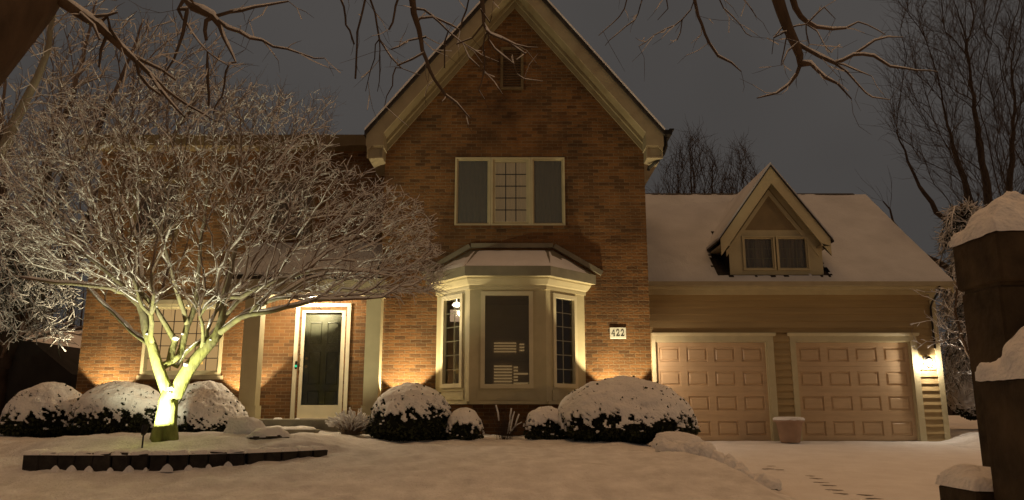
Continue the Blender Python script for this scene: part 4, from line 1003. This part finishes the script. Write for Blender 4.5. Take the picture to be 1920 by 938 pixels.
# left limbs
x = br([(330, -150, 4.9), (350, 0, 4.9), (362, 15, 4.9), (400, 33, 4.9), (420, 70, 4.9), (442, 118, 4.9)], [.05, .032, .028, .022, .014, .006], (330, -330, 4.7), step=.07, wig=.005)
for pts in (((405, 33, 4.9), (430, 22, 4.9), (480, 15, 4.9), (540, 5, 4.9)), ((404, 36, 4.9), (430, 55, 4.9), (490, 78, 4.9), (560, 102, 4.9), (610, 112, 4.9)), ((345, 0, 4.8), (333, 20, 4.8), (352, 50, 4.8), (390, 95, 4.8), (428, 125, 4.8)), ((350, 18, 4.8), (340, 60, 4.8), (325, 110, 4.8), (305, 140, 4.8)), ((392, 95, 4.8), (390, 130, 4.8), (390, 200, 4.8)), ((430, 120, 4.9), (415, 180, 4.9), (400, 215, 4.9)), ((386, 40, 4.9), (388, 75, 4.9))):
    t.path(Q(*pts), [.016, .012, .008, .005, .003][:len(pts)] if pts[0][0] < 410 else [.008, .006, .005, .003, .003][:len(pts)], t.near(at(*pts[0])), step=.07, wig=.01)
x = br([(120, 8, 4.1), (160, 35, 4.15), (200, 65, 4.2), (235, 98, 4.3), (280, 138, 4.4), (330, 185, 4.6), (400, 225, 4.8)], [.032, .026, .021, .016, .012, .008, .004], (95, -60, 4.1), step=.07, wig=.006)
for pts in (((150, 30, 4.1), (172, 50, 4.1), (190, 75, 4.1)), ((200, 30, 4.2), (210, 55, 4.2), (240, 100, 4.3)), ((195, 62, 4.2), (187, 95, 4.2), (184, 125, 4.2)), ((235, 98, 4.3), (270, 115, 4.4), (330, 150, 4.5)), ((165, 35, 4.15), (200, 28, 4.15), (222, 24, 4.15)), ((255, 115, 4.3), (262, 140, 4.3), (300, 180, 4.4)), ((280, 138, 4.4), (300, 170, 4.4), (345, 220, 4.6))):
    t.path(Q(*pts), [.012, .010, .006][:len(pts)], t.near(at(*pts[0])), step=.07, wig=.008)
t.radii(.003, 2.4)
keep_n = len(t.P)
rng0 = t.rng
for i in range(keep_n):         # fine side twigs on thin wood only
    if t.r[i] < .02 and t.P[i].z < 5.4 and rng0.random() < .52 and t.par[i] >= 0:
        d0 = (t.P[i] - t.P[t.par[i]]).normalized(); d = (d0 * .6 + Vector([rng0.gauss(0, .6) for _ in range(3)]) + Vector((0, 0, -.1))).normalized(); p = t.P[i]; pts = [p]; Lh = rng0.uniform(.08, .42)
        for j in range(3): d = (d + Vector([rng0.gauss(0, .25) for _ in range(3)])).normalized(); p = p + d * Lh / 3; pts.append(p)
        t.twigs.append((pts, .0019))
        if rng0.random() < .5: t.twigs.append(([pts[1], pts[1] + (d + Vector([rng0.gauss(0, .6) for _ in range(3)])).normalized() * Lh * .4], .0015))
t.build(ST, M['bark'], M['dark_bark'], .02, M['snow'], .85, snow_min=.0034, snow_k=.95)

# --- background trees
def bg_tree(name, x, y, h, label, seed, env, n, stems, rad, twigs, bark='dark_twig', twig='dark_twig', snow=None, snow_amt=.4, tip=.008, step=.3, group=None, snow_min=.007):
    zb = ground_z(x, y); root = thing(name, (x, y, zb), label, 'tree', group); t = Tree(seed)
    b0 = t.node((x, y, zb), -1, rad); b0 = t.path([(x, y, zb), (x + .05, y, zb + h * .12)], [rad, rad * .85], b0, step=.3)
    for dx, dy, hh in stems: t.path([t.P[b0], (x + dx * .35, y + dy * .4, zb + h * .12 + hh * .4), (x + dx * .8, y + dy * .8, zb + hh * .8), (x + dx, y + dy, zb + hh)], [rad * .6, rad * .45, rad * .22, rad * .08], b0, step=.35, wig=.05)
    t.fill(n, env, step, .75, .016, .22, -.05, h * .14)
    t.radii(tip, 2.4); t.add_twigs(twigs[0], twigs[1], twigs[2], twigs[3], .5, tip * .6, 1.0, 3, .6, .28)
    t.build(root, M[bark], M[twig], max(.03, rad * .25), M['snow'] if snow else None, snow_amt, snow_min=snow_min); return root
# vase-shaped tree right of the garage
def env_r(rng):
    while True:
        u = rng.uniform(1655, 2150); v = rng.uniform(-120, 500); c = 1880
        half = 60 + 190 * sstep(520, 150, v) if v > 150 else 250 - 60 * sstep(150, -120, v)
        w = abs(u - c) / half
        if w < 1 and rng.random() > w ** 3: return at(u, v, 24 + rng.uniform(-2.5, 2.5))
p = at(1880, 560, 24)
bg_tree('bare_tree', p.x, 24, 13.5, 'tall vase-shaped bare tree rising behind the right end of the garage', 21, env_r, 900, [(-1.2, 0, 11), (.2, .5, 13), (1.2, -.3, 12), (-2.6, .3, 9.5), (2.6, .2, 10), (-.5, -.6, 12.5), (-3.4, 0, 7)], .26, (2.6, .03, .5, 1.5), tip=.0075)
def env_c(c, y, hw, vt, vb):
    def f(rng):
        while True:
            u = rng.uniform(c - hw, c + hw); v = rng.uniform(vt, vb); w = abs(u - c) / hw
            if v > vt + (vb - vt) * .75 * w ** 1.6: return at(u, v, y + rng.uniform(-1.5, 1.5))
    return f
p = at(1300, 420, 30); bg_tree('bare_tree', p.x, 30, 11.5, 'round-headed bare tree behind the garage roof, next to the brick gable', 31, env_c(1300, 30, 85, 252, 440), 520, [(-.9, 0, 9), (.1, .4, 11), (.9, 0, 10), (-1.5, 0, 7.5)], .2, (1.6, .03, .4, 1.0), tip=.009)
p = at(1385, 420, 31); bg_tree('bare_tree', p.x, 31, 11, 'smaller bare tree behind the garage roof, just left of the dormer peak', 32, env_c(1388, 31, 50, 262, 440), 260, [(.3, 0, 10), (-.5, .2, 8), (.9, 0, 8)], .15, (1.6, .03, .4, .9), tip=.009)
# big snowy trees behind and left of the house
def env_l(rng):
    while True:
        u = rng.uniform(-150, 560); v = rng.uniform(-60, 470) if rng.random() < .8 or u > 170 else rng.uniform(470, 640); w = abs(u - 150) / 420
        if v > 40 + 330 * max(0, (u - 380) / 180) and rng.random() > max(0, w - .6): return at(u, v, 19.5 + rng.uniform(-2.5, 2.5))
p = at(60, 500, 20); bg_tree('bare_tree', -13.2, 20, 12, 'large snow-dusted bare tree behind the left corner of the house', 41, env_l, 780, [(-1, 0, 10), (1.2, .3, 12), (3, -.5, 11), (.2, .6, 9), (4.5, 0, 9), (-2, 0, 7)], .26, (1.5, .04, .3, .8), twig='maple_twig', snow=True, snow_amt=.85, tip=.009, snow_min=.012)
# leaning pale trunk at far left
t = Tree(55); lt = thing('leaning_tree', (-11.5, 14, ground_z(-11.5, 14)), 'slim pale leaning tree crossing the upper left of the view', 'tree')
t.path([(-11.5, 14, ground_z(-11.5, 14)), at(-60, 360, 14), at(0, 285, 14), at(40, 205, 14), at(78, 125, 14), at(95, 60, 14), at(105, -30, 14), at(100, -120, 14)], [.16, .11, .10, .085, .065, .05, .035, .02], step=.2, wig=.02)
t.fill(130, lambda r: at(r.uniform(-80, 260), r.uniform(-60, 300), 14 + r.uniform(-1.2, 1.2)), .2, .3, .04, .5, -.05, 4); t.radii(.006, 2.4); t.add_twigs(1.2, .02, .15, .5, .3, .004, .8, 2, .5)
t.build(lt, M['maple_bark'], M['maple_twig'], .03, M['snow'], .7, snow_min=.007)
# drooping snowy conifer-like mass, far left
def drooping(name, label, x, y, pts, seed, amt=.9, leaf='needle'):
    root = thing(name, (x, y, ground_z(x, y)), label, 'tree'); t = Tree(seed); z0 = ground_z(x, y)
    zt_ = max(p[2] for p in pts) + .6
    t.path([(x, y, z0), (x, y, zt_)], [.14, .03], step=.25, wig=.02)
    for p in pts:
        z = min(zt_ - .1, p[2] + .5 + .25 * math.hypot(p[0] - x, p[1] - y)); i = t.near((x, y, z))
        mid = (Vector((x, y, z)) + Vector(p)) / 2 + Vector((0, 0, .35)); t.path([t.P[i], mid, Vector(p)], [.03, .02, .006], i, step=.13, wig=.03)
    t.radii(.005, 2.4); t.add_twigs(3.2, .03, .18, .5, -.45, .0035, .55, 3, .6)
    t.build(root, M['bark'], M[leaf], .03, M['snow'], amt, snow_min=.008); return root
rng = random.Random(3)
pts = [tuple(at(rng.uniform(-60, 150), rng.uniform(490, 640) - 40 * (1 if rng.random() < .3 else 0), 15.5 + rng.uniform(-1, 1))) for _ in range(70)]
drooping('weeping_tree', 'dark tree with drooping snow-laden branches left of the house', -11.2, 16, pts, 61)
# snowy evergreen right of the garage
pts = [tuple(at(rng.uniform(1762, 1880), rng.uniform(430, 740), 17.4 + rng.uniform(-.35, .9))) for _ in range(170)]
drooping('evergreen_tree', 'snowy dark evergreen crowding the right end of the garage behind the pillar', 10.8, 17.9, pts, 62)
t = Tree(77); st_ = thing('overhanging_shrub', (10.1, 16.2, ground_z(10.1, 16.2)), 'thin snowy branches reaching across the right garage corner above the lantern', 'shrub')
t.path([(10.1, 16.2, ground_z(10.1, 16.2)), at(1800, 620, 16.2), at(1795, 520, 16.2)], [.04, .03, .015], step=.15, wig=.02)
t.fill(70, lambda r: at(r.uniform(1700, 1815), r.uniform(560, 660) - .25 * r.uniform(0, 100), 16.2 + r.uniform(-.3, .2)) if r.random() < .35 else at(r.uniform(1755, 1820), r.uniform(540, 650), 16.2 + r.uniform(-.3, .3)), .12, .3, .02, .5, .05); t.radii(.0045, 2.4); t.add_twigs(1.3, .02, .08, .25, .1, .003, .8, 2, .5)
t.build(st_, M['bark'], M['maple_twig'], .02, M['snow'], .95, snow_min=.007)

# ------------------------------------------------------------------ shrubs
def leaf_cloud(b, n, fpos, size, rng):
    for _ in range(n):
        p, nd = fpos(); a = Vector([rng.gauss(0, 1) for _ in range(3)]).normalized(); a = (a + nd * .9).normalized(); c = a.orthogonal().normalized(); c = (c * math.cos(rng.random() * 6.28) + a.cross(c) * math.sin(rng.random() * 6.28))
        s = size * rng.uniform(.6, 1.4); w = s * .42
        b.add([p, p + a * s * .5 + c * w, p + a * s, p + a * s * .5 - c * w], [(0, 1, 2, 3)])
def dome_shrub(name, x0, x1, y, zb, zt_, label, seed, cover=.45, depth=None, group='rounded clipped shrubs under snow', ragged=.22, leaf=.05, lop=0.0, fluff=0.0):
    """dark leafy dome whose upper part carries a thick ragged snow cap"""
    rng = random.Random(seed); cx, rx = (x0 + x1) / 2, (x1 - x0) / 2; ry = depth or rx * .85; hz = zt_ - zb
    root = thing(name, (cx, y, zb), label, 'shrub', group)
    def surf(th, ph, off=0.0):
        # th: 0 top .. pi/2 side .. lower
        d = Vector((math.sin(th) * math.cos(ph), math.sin(th) * math.sin(ph), math.cos(th)))
        bulge = 1 + .07 * noise.noise(d * 1.6 + Vector((seed * 3.1, 0, 0))) + .03 * noise.noise(d * 5 + Vector((0, seed, 0)))
        hc = .2 * hz
        z = zb + hc + (hz - hc) * d.z * bulge if d.z > 0 else zb + hc + hc * d.z
        k = bulge * (1 if d.z > 0 else (1 - .18 * d.z * d.z))
        s = abs(math.sin(th)) ** .97 if d.z > 0 else abs(math.sin(th)) ** .6
        return Vector((cx + (rx + off) * s * math.cos(ph) * k + lop * d.z * rx, y + (ry + off) * s * math.sin(ph) * k, z + off * max(0, d.z))), d
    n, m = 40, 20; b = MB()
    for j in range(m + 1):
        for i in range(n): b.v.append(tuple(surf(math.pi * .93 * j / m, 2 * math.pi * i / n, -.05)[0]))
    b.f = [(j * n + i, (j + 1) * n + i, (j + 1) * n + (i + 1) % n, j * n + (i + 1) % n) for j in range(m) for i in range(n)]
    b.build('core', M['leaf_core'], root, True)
    b = MB()
    def fp():
        th = math.pi * rng.uniform(.22, .93); ph = rng.uniform(math.pi * .9, math.pi * 2.1); return surf(th, ph, rng.uniform(-.05, .015))
    leaf_cloud(b, int(1500 * rx * hz / .5) + 300, fp, leaf, rng); 
    def fq():
        th = math.pi * rng.uniform(.05, cover + .1); ph = rng.uniform(math.pi * .9, math.pi * 2.1); return surf(th, ph, rng.uniform(.015, .05))
    leaf_cloud(b, int(22 * rx * hz / .5) + 4, fq, leaf * .8, rng); b.build('foliage', M['leaf'], root)
    n, m = int(250 * max(.5, rx)), int(135 * max(.5, rx)); b = MB(); ok = {}
    for j in range(m + 1):
        for i in range(n):
            th = math.pi * .86 * j / m; ph = 2 * math.pi * i / n; p0, d = surf(th, ph)
            off = .04 + .025 * noise.noise(p0 * 4) + .014 * noise.noise(p0 * 11) + .005 * noise.noise(p0 * 26) + fluff * noise.noise(p0 * 22)
            p, d = surf(th, ph, off); b.v.append(tuple(p))
            lim = math.pi * cover; nn = 1.0 * noise.noise(p0 * 7) + 1.0 * noise.noise(p0 * 17 + Vector((3, 1, seed))) + .8 * noise.noise(p0 * 36)
            q = (th - lim) / (math.pi * ragged)
            ok[(j, i)] = q * 1.5 + nn * .9 * sstep(-1.5, .3, q) < .1
    b.f = [(j * n + i, (j + 1) * n + i, (j + 1) * n + (i + 1) % n, j * n + (i + 1) % n) for j in range(m) for i in range(n) if ok[(j, i)] and ok[(min(j + 1, m), (i + 1) % n)]]
    so_ = b.build('snow_cap', M['snow'], root, True)
    md = so_.modifiers.new('thick', 'SOLIDIFY'); md.thickness = .03; md.offset = -1
    return root
def gzz(x, y): return ground_z(x, y) - .03
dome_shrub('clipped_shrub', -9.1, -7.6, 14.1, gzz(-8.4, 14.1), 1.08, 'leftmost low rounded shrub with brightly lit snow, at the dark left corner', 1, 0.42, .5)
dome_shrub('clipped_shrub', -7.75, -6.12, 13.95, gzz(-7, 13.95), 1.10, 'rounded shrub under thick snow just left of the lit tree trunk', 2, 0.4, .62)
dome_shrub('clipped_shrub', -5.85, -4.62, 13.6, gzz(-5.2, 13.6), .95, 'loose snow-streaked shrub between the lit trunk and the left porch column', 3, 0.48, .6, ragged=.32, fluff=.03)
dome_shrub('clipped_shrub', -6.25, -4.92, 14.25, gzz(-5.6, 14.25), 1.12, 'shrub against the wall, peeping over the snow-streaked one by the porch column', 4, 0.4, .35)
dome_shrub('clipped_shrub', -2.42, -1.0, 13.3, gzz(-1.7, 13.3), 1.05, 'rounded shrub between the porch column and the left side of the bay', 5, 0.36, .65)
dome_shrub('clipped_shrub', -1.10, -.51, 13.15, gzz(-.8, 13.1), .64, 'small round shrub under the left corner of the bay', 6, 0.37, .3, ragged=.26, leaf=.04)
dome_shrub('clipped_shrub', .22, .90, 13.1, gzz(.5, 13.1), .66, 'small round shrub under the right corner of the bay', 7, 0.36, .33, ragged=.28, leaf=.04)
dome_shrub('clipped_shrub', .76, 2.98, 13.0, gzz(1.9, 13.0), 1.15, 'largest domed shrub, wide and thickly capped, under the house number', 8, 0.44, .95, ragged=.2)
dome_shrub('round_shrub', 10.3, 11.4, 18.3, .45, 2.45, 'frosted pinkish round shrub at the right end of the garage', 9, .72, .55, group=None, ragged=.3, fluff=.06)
# ornamental grass by the step
def tuft(name, x, y, h, spread, n, label, mat, seed, snow_p, r=.004, droop=.5, cat='plant'):
    rng = random.Random(seed); z = ground_z(x, y); root = thing(name, (x, y, z), label, cat); b, s = MB(), MB()
    for _ in range(n):
        a = rng.uniform(0, 6.283); q = rng.random() ** .6; L_ = h * rng.uniform(.6, 1.05); out = spread * q; x0 = x + rng.uniform(-.08, .08) + out * .25 * math.cos(a); y0 = y + rng.uniform(-.08, .08) + .25 * out * math.sin(a)
        pts = []
        for k in range(5):
            t_ = k / 4; pts.append(Vector((x0 + out * .75 * t_ ** 1.3 * math.cos(a) + rng.uniform(-.012, .012), y0 + out * .75 * t_ ** 1.3 * math.sin(a), z + L_ * (t_ - droop * q * t_ * t_))))
        b.tube(pts, [r, r, r * .9, r * .7, r * .4], 3, False)
        if rng.random() < snow_p:
            k0 = rng.randint(1, 3); s.tube([p + Vector((0, -.006, .008)) for p in pts[k0:]] if k0 < 4 else pts[-2:], [.010, .014, .012, .008, .006][:len(pts[k0:])], 4)
    b.build('stem', mat, root, True)
    if s.v: s.build('snow', M['snow'], root, True)
    return root
tuft('ornamental_grass', -2.72, 13.4, .48, .42, 420, 'pale clump of frosted ornamental grass beside the porch step', M['reed'], 1, .6, .003)
tuft('bare_shrub', -.12, 13.2, .62, .36, 130, 'thin leafless twiggy shrub in front of the bay', M['dark_twig'], 2, .06, .0018, .3, 'shrub')

# ------------------------------------------------------------------ rocks, edging stones, pot, footprints
def boulder(name, c, rx, ry, rz, label, seed, cover=.5, peak=0.0, group=None):
    z = ground_z(c[0], c[1]) - .05; root = thing(name, (c[0], c[1], z), label, 'rock', group); b = MB(); n, m = 34, 20; okk = {}; s = MB()
    for j in range(m + 1):
        for i in range(n):
            th = math.pi * .62 * j / m; ph = 2 * math.pi * i / n; d = Vector((math.sin(th) * math.cos(ph), math.sin(th) * math.sin(ph), math.cos(th)))
            k = 1 + .28 * noise.noise(d * 1.4 + Vector((seed, 0, 0))) + .08 * noise.noise(d * 5 + Vector((seed, 4, 0)))
            p = Vector((c[0] + d.x * rx * k + peak * max(0, d.z), c[1] + d.y * ry * k, z + d.z * rz * k)); b.v.append(tuple(p))
            s.v.append(tuple(p + d * .022 + Vector((0, 0, .03))))
            okk[(j, i)] = th / math.pi < cover * .62 + .09 * noise.noise(p * 6) + .05 * noise.noise(p * 15)
    fs = [(j * n + i, (j + 1) * n + i, (j + 1) * n + (i + 1) % n, j * n + (i + 1) % n) for j in range(m) for i in range(n)]
    b.f = fs; s.f = [f for k, f in enumerate(fs) if okk[(k // n, k % n)] and okk[(min(m, k // n + 1), (k % n + 1) % n)]]
    b.build('stone', M['rock'], root, True); s.build('snow_cap', M['snow'], root, True); return root
c = at(455, 820, 11.6); boulder('boulder', (c.x + .05, 11.6), .30, .26, .30, 'pointed snow-covered boulder in the bed right of the lit tree', 2, .80, -.06)
c = at(500, 832, 11.1); boulder('boulder', (c.x + .02, 11.1), .27, .2, .13, 'low flat boulder lying in front of the pointed one', 5, .72, 0)
boulder('boulder', (2.45, 11.9), .42, .28, .20, 'broad flat snow-capped boulder at the corner of the lawn and driveway', 8, .74, 0)
# edging
def edging(name, x, y, z, ang, w, h, d, label, group, seed, mat, snow=True, notch=True):
    rng = random.Random(seed); root = thing(name, (x, y, z), label, 'edging stone', group); xf = Matrix.Translation((x, y, z)) @ Matrix.Rotation(ang, 4, 'Z')
    b = MB(); b.box(-w / 2 + .006, w / 2 - .006, -d / 2, d / 2, -.1, h * rng.uniform(.93, 1.05), .014)
    for i, v_ in enumerate(b.v): b.v[i] = (v_[0] + rng.uniform(-.012, .012), v_[1] + rng.uniform(-.02, .02), v_[2] + rng.uniform(-.012, .012))
    b.build('stone', mat, root, xf=xf)
    if snow:
        b = MB(); snow_strip(b, -w / 2 - .005, w / 2 + .005, -d / 2 - .012, d / 2 + .06, h * .90, .05, seed, 12, 8); b.build('snow_cap', M['snow'], root, True, xf=xf)
    if notch:
        b = MB(); s_ = rng.uniform(.45, 1.2); o = w / 2 + rng.uniform(-.02, .02)
        prof = [(-.062, 0), (-.045, .028), (-.02, .05), (.0, .058), (.02, .048), (.045, .024), (.062, 0)]
        vs = [(o + px_ * s_, -d / 2 - .01 - .012, z_ * s_) for px_, z_ in prof] + [(o + px_ * s_ * 1.25, -d / 2 - .075, -.03) for px_, z_ in prof]
        b.add(vs, [(i, i + 7, i + 8, i + 1) for i in range(6)]); b.add(vs[:7], [tuple(range(7))]); b.build('snow_wedge', M['snow'], root, xf=xf)
    return root
L_ = 0; pts = []; X = -6.0
while X < -2.62:
    y0, y1 = interp(EDGE, X), interp(EDGE, X + .1); ang = math.atan2(y1 - y0, .1); pts.append((X, y0, ang)); X += .222 * math.cos(ang)
for k, (x, y, ang) in enumerate(pts):
    zg = interp(LAWN, y - .05); top = .115 + .0
    top = max(.115, zg + .02)
    edging('edging_stone', x + .1, y - .02, zg + .0, ang, .222, max(.03, top - zg), .14, 'dark block of the curved stone edging along the front of the tree bed', 'edging stones of the tree bed', 100 + k, M['edging'], True, 1 <= k <= 10)
for k in range(5):
    y = 10.02 + .2 * k; edging('edging_stone', -6.02 - .01 * k, y, interp(LAWN, y), R(90), .2, max(.03, .115 - interp(LAWN, y)), .12, 'dark block of the curved stone edging along the front of the tree bed', 'edging stones of the tree bed', 140 + k, M['edging'], True, False)
rng = random.Random(9)
dk = [at(u, v, 10.6) for u, v in ((1246, 877), (1268, 876), (1290, 880), (1315, 880), (1335, 884), (1352, 882), (1375, 885), (1396, 888), (1415, 892))]
for k in range(11):
    u = lerp(1240, 1425, k / 10); y = lerp(11.2, 10.35, k / 10); x = (u - 960) / 1443 * y * 1.0; z = ground_z(x, y)
    r_ = boulder('edge_rock', (x, y), .13 * rng.uniform(.8, 1.2), .13, .17 * rng.uniform(.85, 1.1), 'small snow-buried rock in the row edging the lawn beside the driveway', 30 + k, .80 + .08 * rng.random(), 0, 'rocks edging the lawn beside the driveway')
# planter pot
pr_ = thing('planter_pot', (5.76, 16.4, -.01), 'clay planter pot with a snow-topped rim between the garage doors', 'pot')
MB().lathe([(.185, 0), (.20, .02), (.265, .40), (.30, .41), (.305, .46), (.27, .465), (.25, .42)], (5.76, 16.4, -.01), 28).build('body', M['pot'], pr_, True)
b = MB(); b.lathe([(.31, .45), (.315, .475), (.29, .505), (.2, .515), (.05, .52)], (5.76, 16.4, -.01), 28)
b.v = [(x + .01 * noise.noise(Vector((x * 9, y * 9, z))), y, z + .012 * noise.noise(Vector((x * 14, y * 14, 1)))) for x, y, z in b.v]; b.build('snow_cap', M['snow'], pr_, True)
# footprints
for k, (x, y, L_, w_, rot) in enumerate(FPW):
    n = 16; b = MB(); ring = []
    for i in range(n):
        a = 2 * math.pi * i / n; q = .8 * (1 + .3 * noise.noise(Vector((math.cos(a) * 2, math.sin(a) * 2, k))))
        lx, ly = L_ / 2 * math.cos(a) * q, w_ / 2 * math.sin(a) * q; ring.append((x + lx * math.cos(rot) - ly * math.sin(rot), y + lx * math.sin(rot) + ly * math.cos(rot), dz0(x, y) - .004))
    b.add(ring + [(x, y, dz0(x, y) - .003)], [(i, (i + 1) % n, n) for i in range(n)])
    tag(b.build('footprint', M['slush']), 'dark slushy footprint in the driveway snow', 'footprint', 'footprints across the driveway')

# ------------------------------------------------------------------ pillar and mailbox in the right foreground
zg = -.80
YB, YF = 4.66, 4.28
XL = at(1807, 600, YB).x; PXW = .40; PX, PY = XL + PXW / 2, (YB + YF) / 2
c0 = at(1795, 548, YB + .03); c1 = at(1797, 462, YB + .03); pk = at(1888, 362, PY)
pl_ = thing('mailbox_pillar', (PX, PY, zg), 'dark square pillar close by at the right edge, with a peak of snow on its cap', 'pillar')
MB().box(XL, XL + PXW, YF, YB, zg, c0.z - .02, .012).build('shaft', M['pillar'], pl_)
CX0 = c0.x; CX1 = CX0 + PXW + .07
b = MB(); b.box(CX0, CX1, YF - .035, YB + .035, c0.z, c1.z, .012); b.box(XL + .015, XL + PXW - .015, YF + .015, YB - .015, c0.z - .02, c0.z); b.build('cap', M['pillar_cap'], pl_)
def snow_mound(b, x0, x1, y0, y1, z, h, seed, peak=1.0, n=48, px0=.5):
    o = len(b.v)
    for j in range(n + 1):
        for i in range(n + 1):
            s, t_ = i / n, j / n; x, y = lerp(x0, x1, s), lerp(y0, y1, t_); e = min(s, 1 - s, t_, 1 - t_) * 2
            r_ = max(abs(s - px0) / (px0 if s < px0 else 1 - px0), abs(t_ - .5) * 2)
            r2 = min(1.0, math.hypot(abs(s - px0) / (px0 if s < px0 else 1 - px0), abs(t_ - .5) * 2))
            r_ = .5 * (r_ + r2)
            hh = h * (peak * (1 - r_) ** .85 + (1 - peak) * (1 - r_ ** 4)) + .06 * min(1, e * 9) ** .5
            hh *= 1 + .2 * noise.noise(Vector((x * 7, y * 7, seed))); p = Vector((x, y, z + hh)); p += Vector((noise.noise(p * 9), noise.noise(p * 10 + Vector((4, 0, 0))), .8 * noise.noise(p * 14))) * .028 * min(1, e * 6 + .35)
            b.v.append(tuple(p))
    b.f += [(o + j * (n + 1) + i, o + j * (n + 1) + i + 1, o + (j + 1) * (n + 1) + i + 1, o + (j + 1) * (n + 1) + i) for j in range(n) for i in range(n)]
    return b
b = MB(); snow_mound(b, CX0 - .01, CX1 + .01, YF - .045, YB + .045, c1.z - .008, pk.z - c1.z - .03, 3, .85); b.build('snow_cap', M['snow'], pl_, True)
m0 = at(1834, 712, 4.1); MX1 = m0.x + .50
mb_ = thing('mailbox', (m0.x + .25, 3.8, -.1), 'dark box under sloping snow, fixed to the pillar at the right edge', 'mailbox')
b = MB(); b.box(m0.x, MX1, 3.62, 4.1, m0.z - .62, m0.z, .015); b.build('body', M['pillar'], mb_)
b = MB(); b.box(m0.x + .07, MX1 - .07, 3.605, 3.619, m0.z - .5, m0.z - .1); b.build('door', M['pillar_cap'], mb_)
b = MB(); snow_mound(b, m0.x - .01, MX1 + .01, 3.6, 4.12, m0.z - .01, .30, 8, .6, 48, .75); b.build('snow_cap', M['snow'], mb_, True)
MB().box(m0.x + .16, MX1 - .16, 3.75, 4.0, zg, m0.z - .621).build('post', M['pillar'], mb_)
w0 = at(1757, 906, 4.5)
lw = thing('low_wall', (w0.x + .1, 4.3, zg), 'low dark stone block with rounded snow at the foot of the pillar', 'wall')
b = MB(); b.box(w0.x, XL - .003, 4.12, 4.5, zg, w0.z, .015); b.build('block', M['pillar'], lw)
b = MB(); snow_strip(b, w0.x - .01, XL + .0, 4.11, 4.51, w0.z - .008, .10, 4, 24, 24); b.build('snow_cap', M['snow'], lw, True)

# ------------------------------------------------------------------ neighbours, far left
nh = thing('neighbour_house', (-17, 30, 0), 'dim neighbouring house with a snowy roof beyond the left corner', 'house')
MB().box(-24, -11.5, 30, 38, 0, 2.0).build('wall', M['neighbour'], nh)
b = MB(); b.sweep_x([(29.5, 2.0), (34, 3.9), (34, 4.0), (29.5, 2.1)], -24.5, -11.0); b.sweep_x([(34.001, 3.9), (38.5, 2.0), (38.5, 2.1), (34.001, 4.0)], -24.5, -11.0); b.build('roof', M['shingle'], nh)
b = MB(); b.sweep_x([(29.48, 2.105), (34, 4.005), (34, 4.1), (29.48, 2.2)], -24.5, -11.0); b.build('roof_snow', M['snow'], nh)
sh_ = thing('garden_shed', (-12.9, 20, 0), 'black steep-roofed shed silhouette at the far left edge', 'shed')
p0, p1, p2 = at(-60, 640, 20), at(60, 640, 20), at(135, 702, 20)
MB().prism([(-18, -.2), (p2.x, -.2), (p2.x, p2.z), (p1.x, p1.z), (-18, p1.z + .2)], 20, 23).build('wall', M['neighbour'], sh_)

# dark woods far behind, one mass along the horizon
def woods():
    rng = random.Random(4); root = MB()
    for x0, x1, y in ((-95, 95, 70),):
        n = 900
        for i in range(n):
            x = rng.uniform(x0, x1); yy = y + rng.uniform(-3, 6); h = rng.uniform(2.5, 6.0) if x > -33 else rng.uniform(6, 14); lean = rng.uniform(-.4, .4)
            root.tube([(x, yy, 0), (x + lean * .5, yy, h * .5), (x + lean, yy, h)], [.22, .13, .03], 4, False)
            for _ in range(3):
                z = h * rng.uniform(.15, .8); d = rng.uniform(-1, 1); root.tube([(x + lean * z / h, yy, z), (x + d, yy + rng.uniform(-.5, .5), z + rng.uniform(.4, 1.2))], [.08, .02], 3, False)
    tag(root.build('far_woods', M['dark_twig']), 'dark bare woods along the horizon behind the houses', 'woods', kind='stuff')
woods()
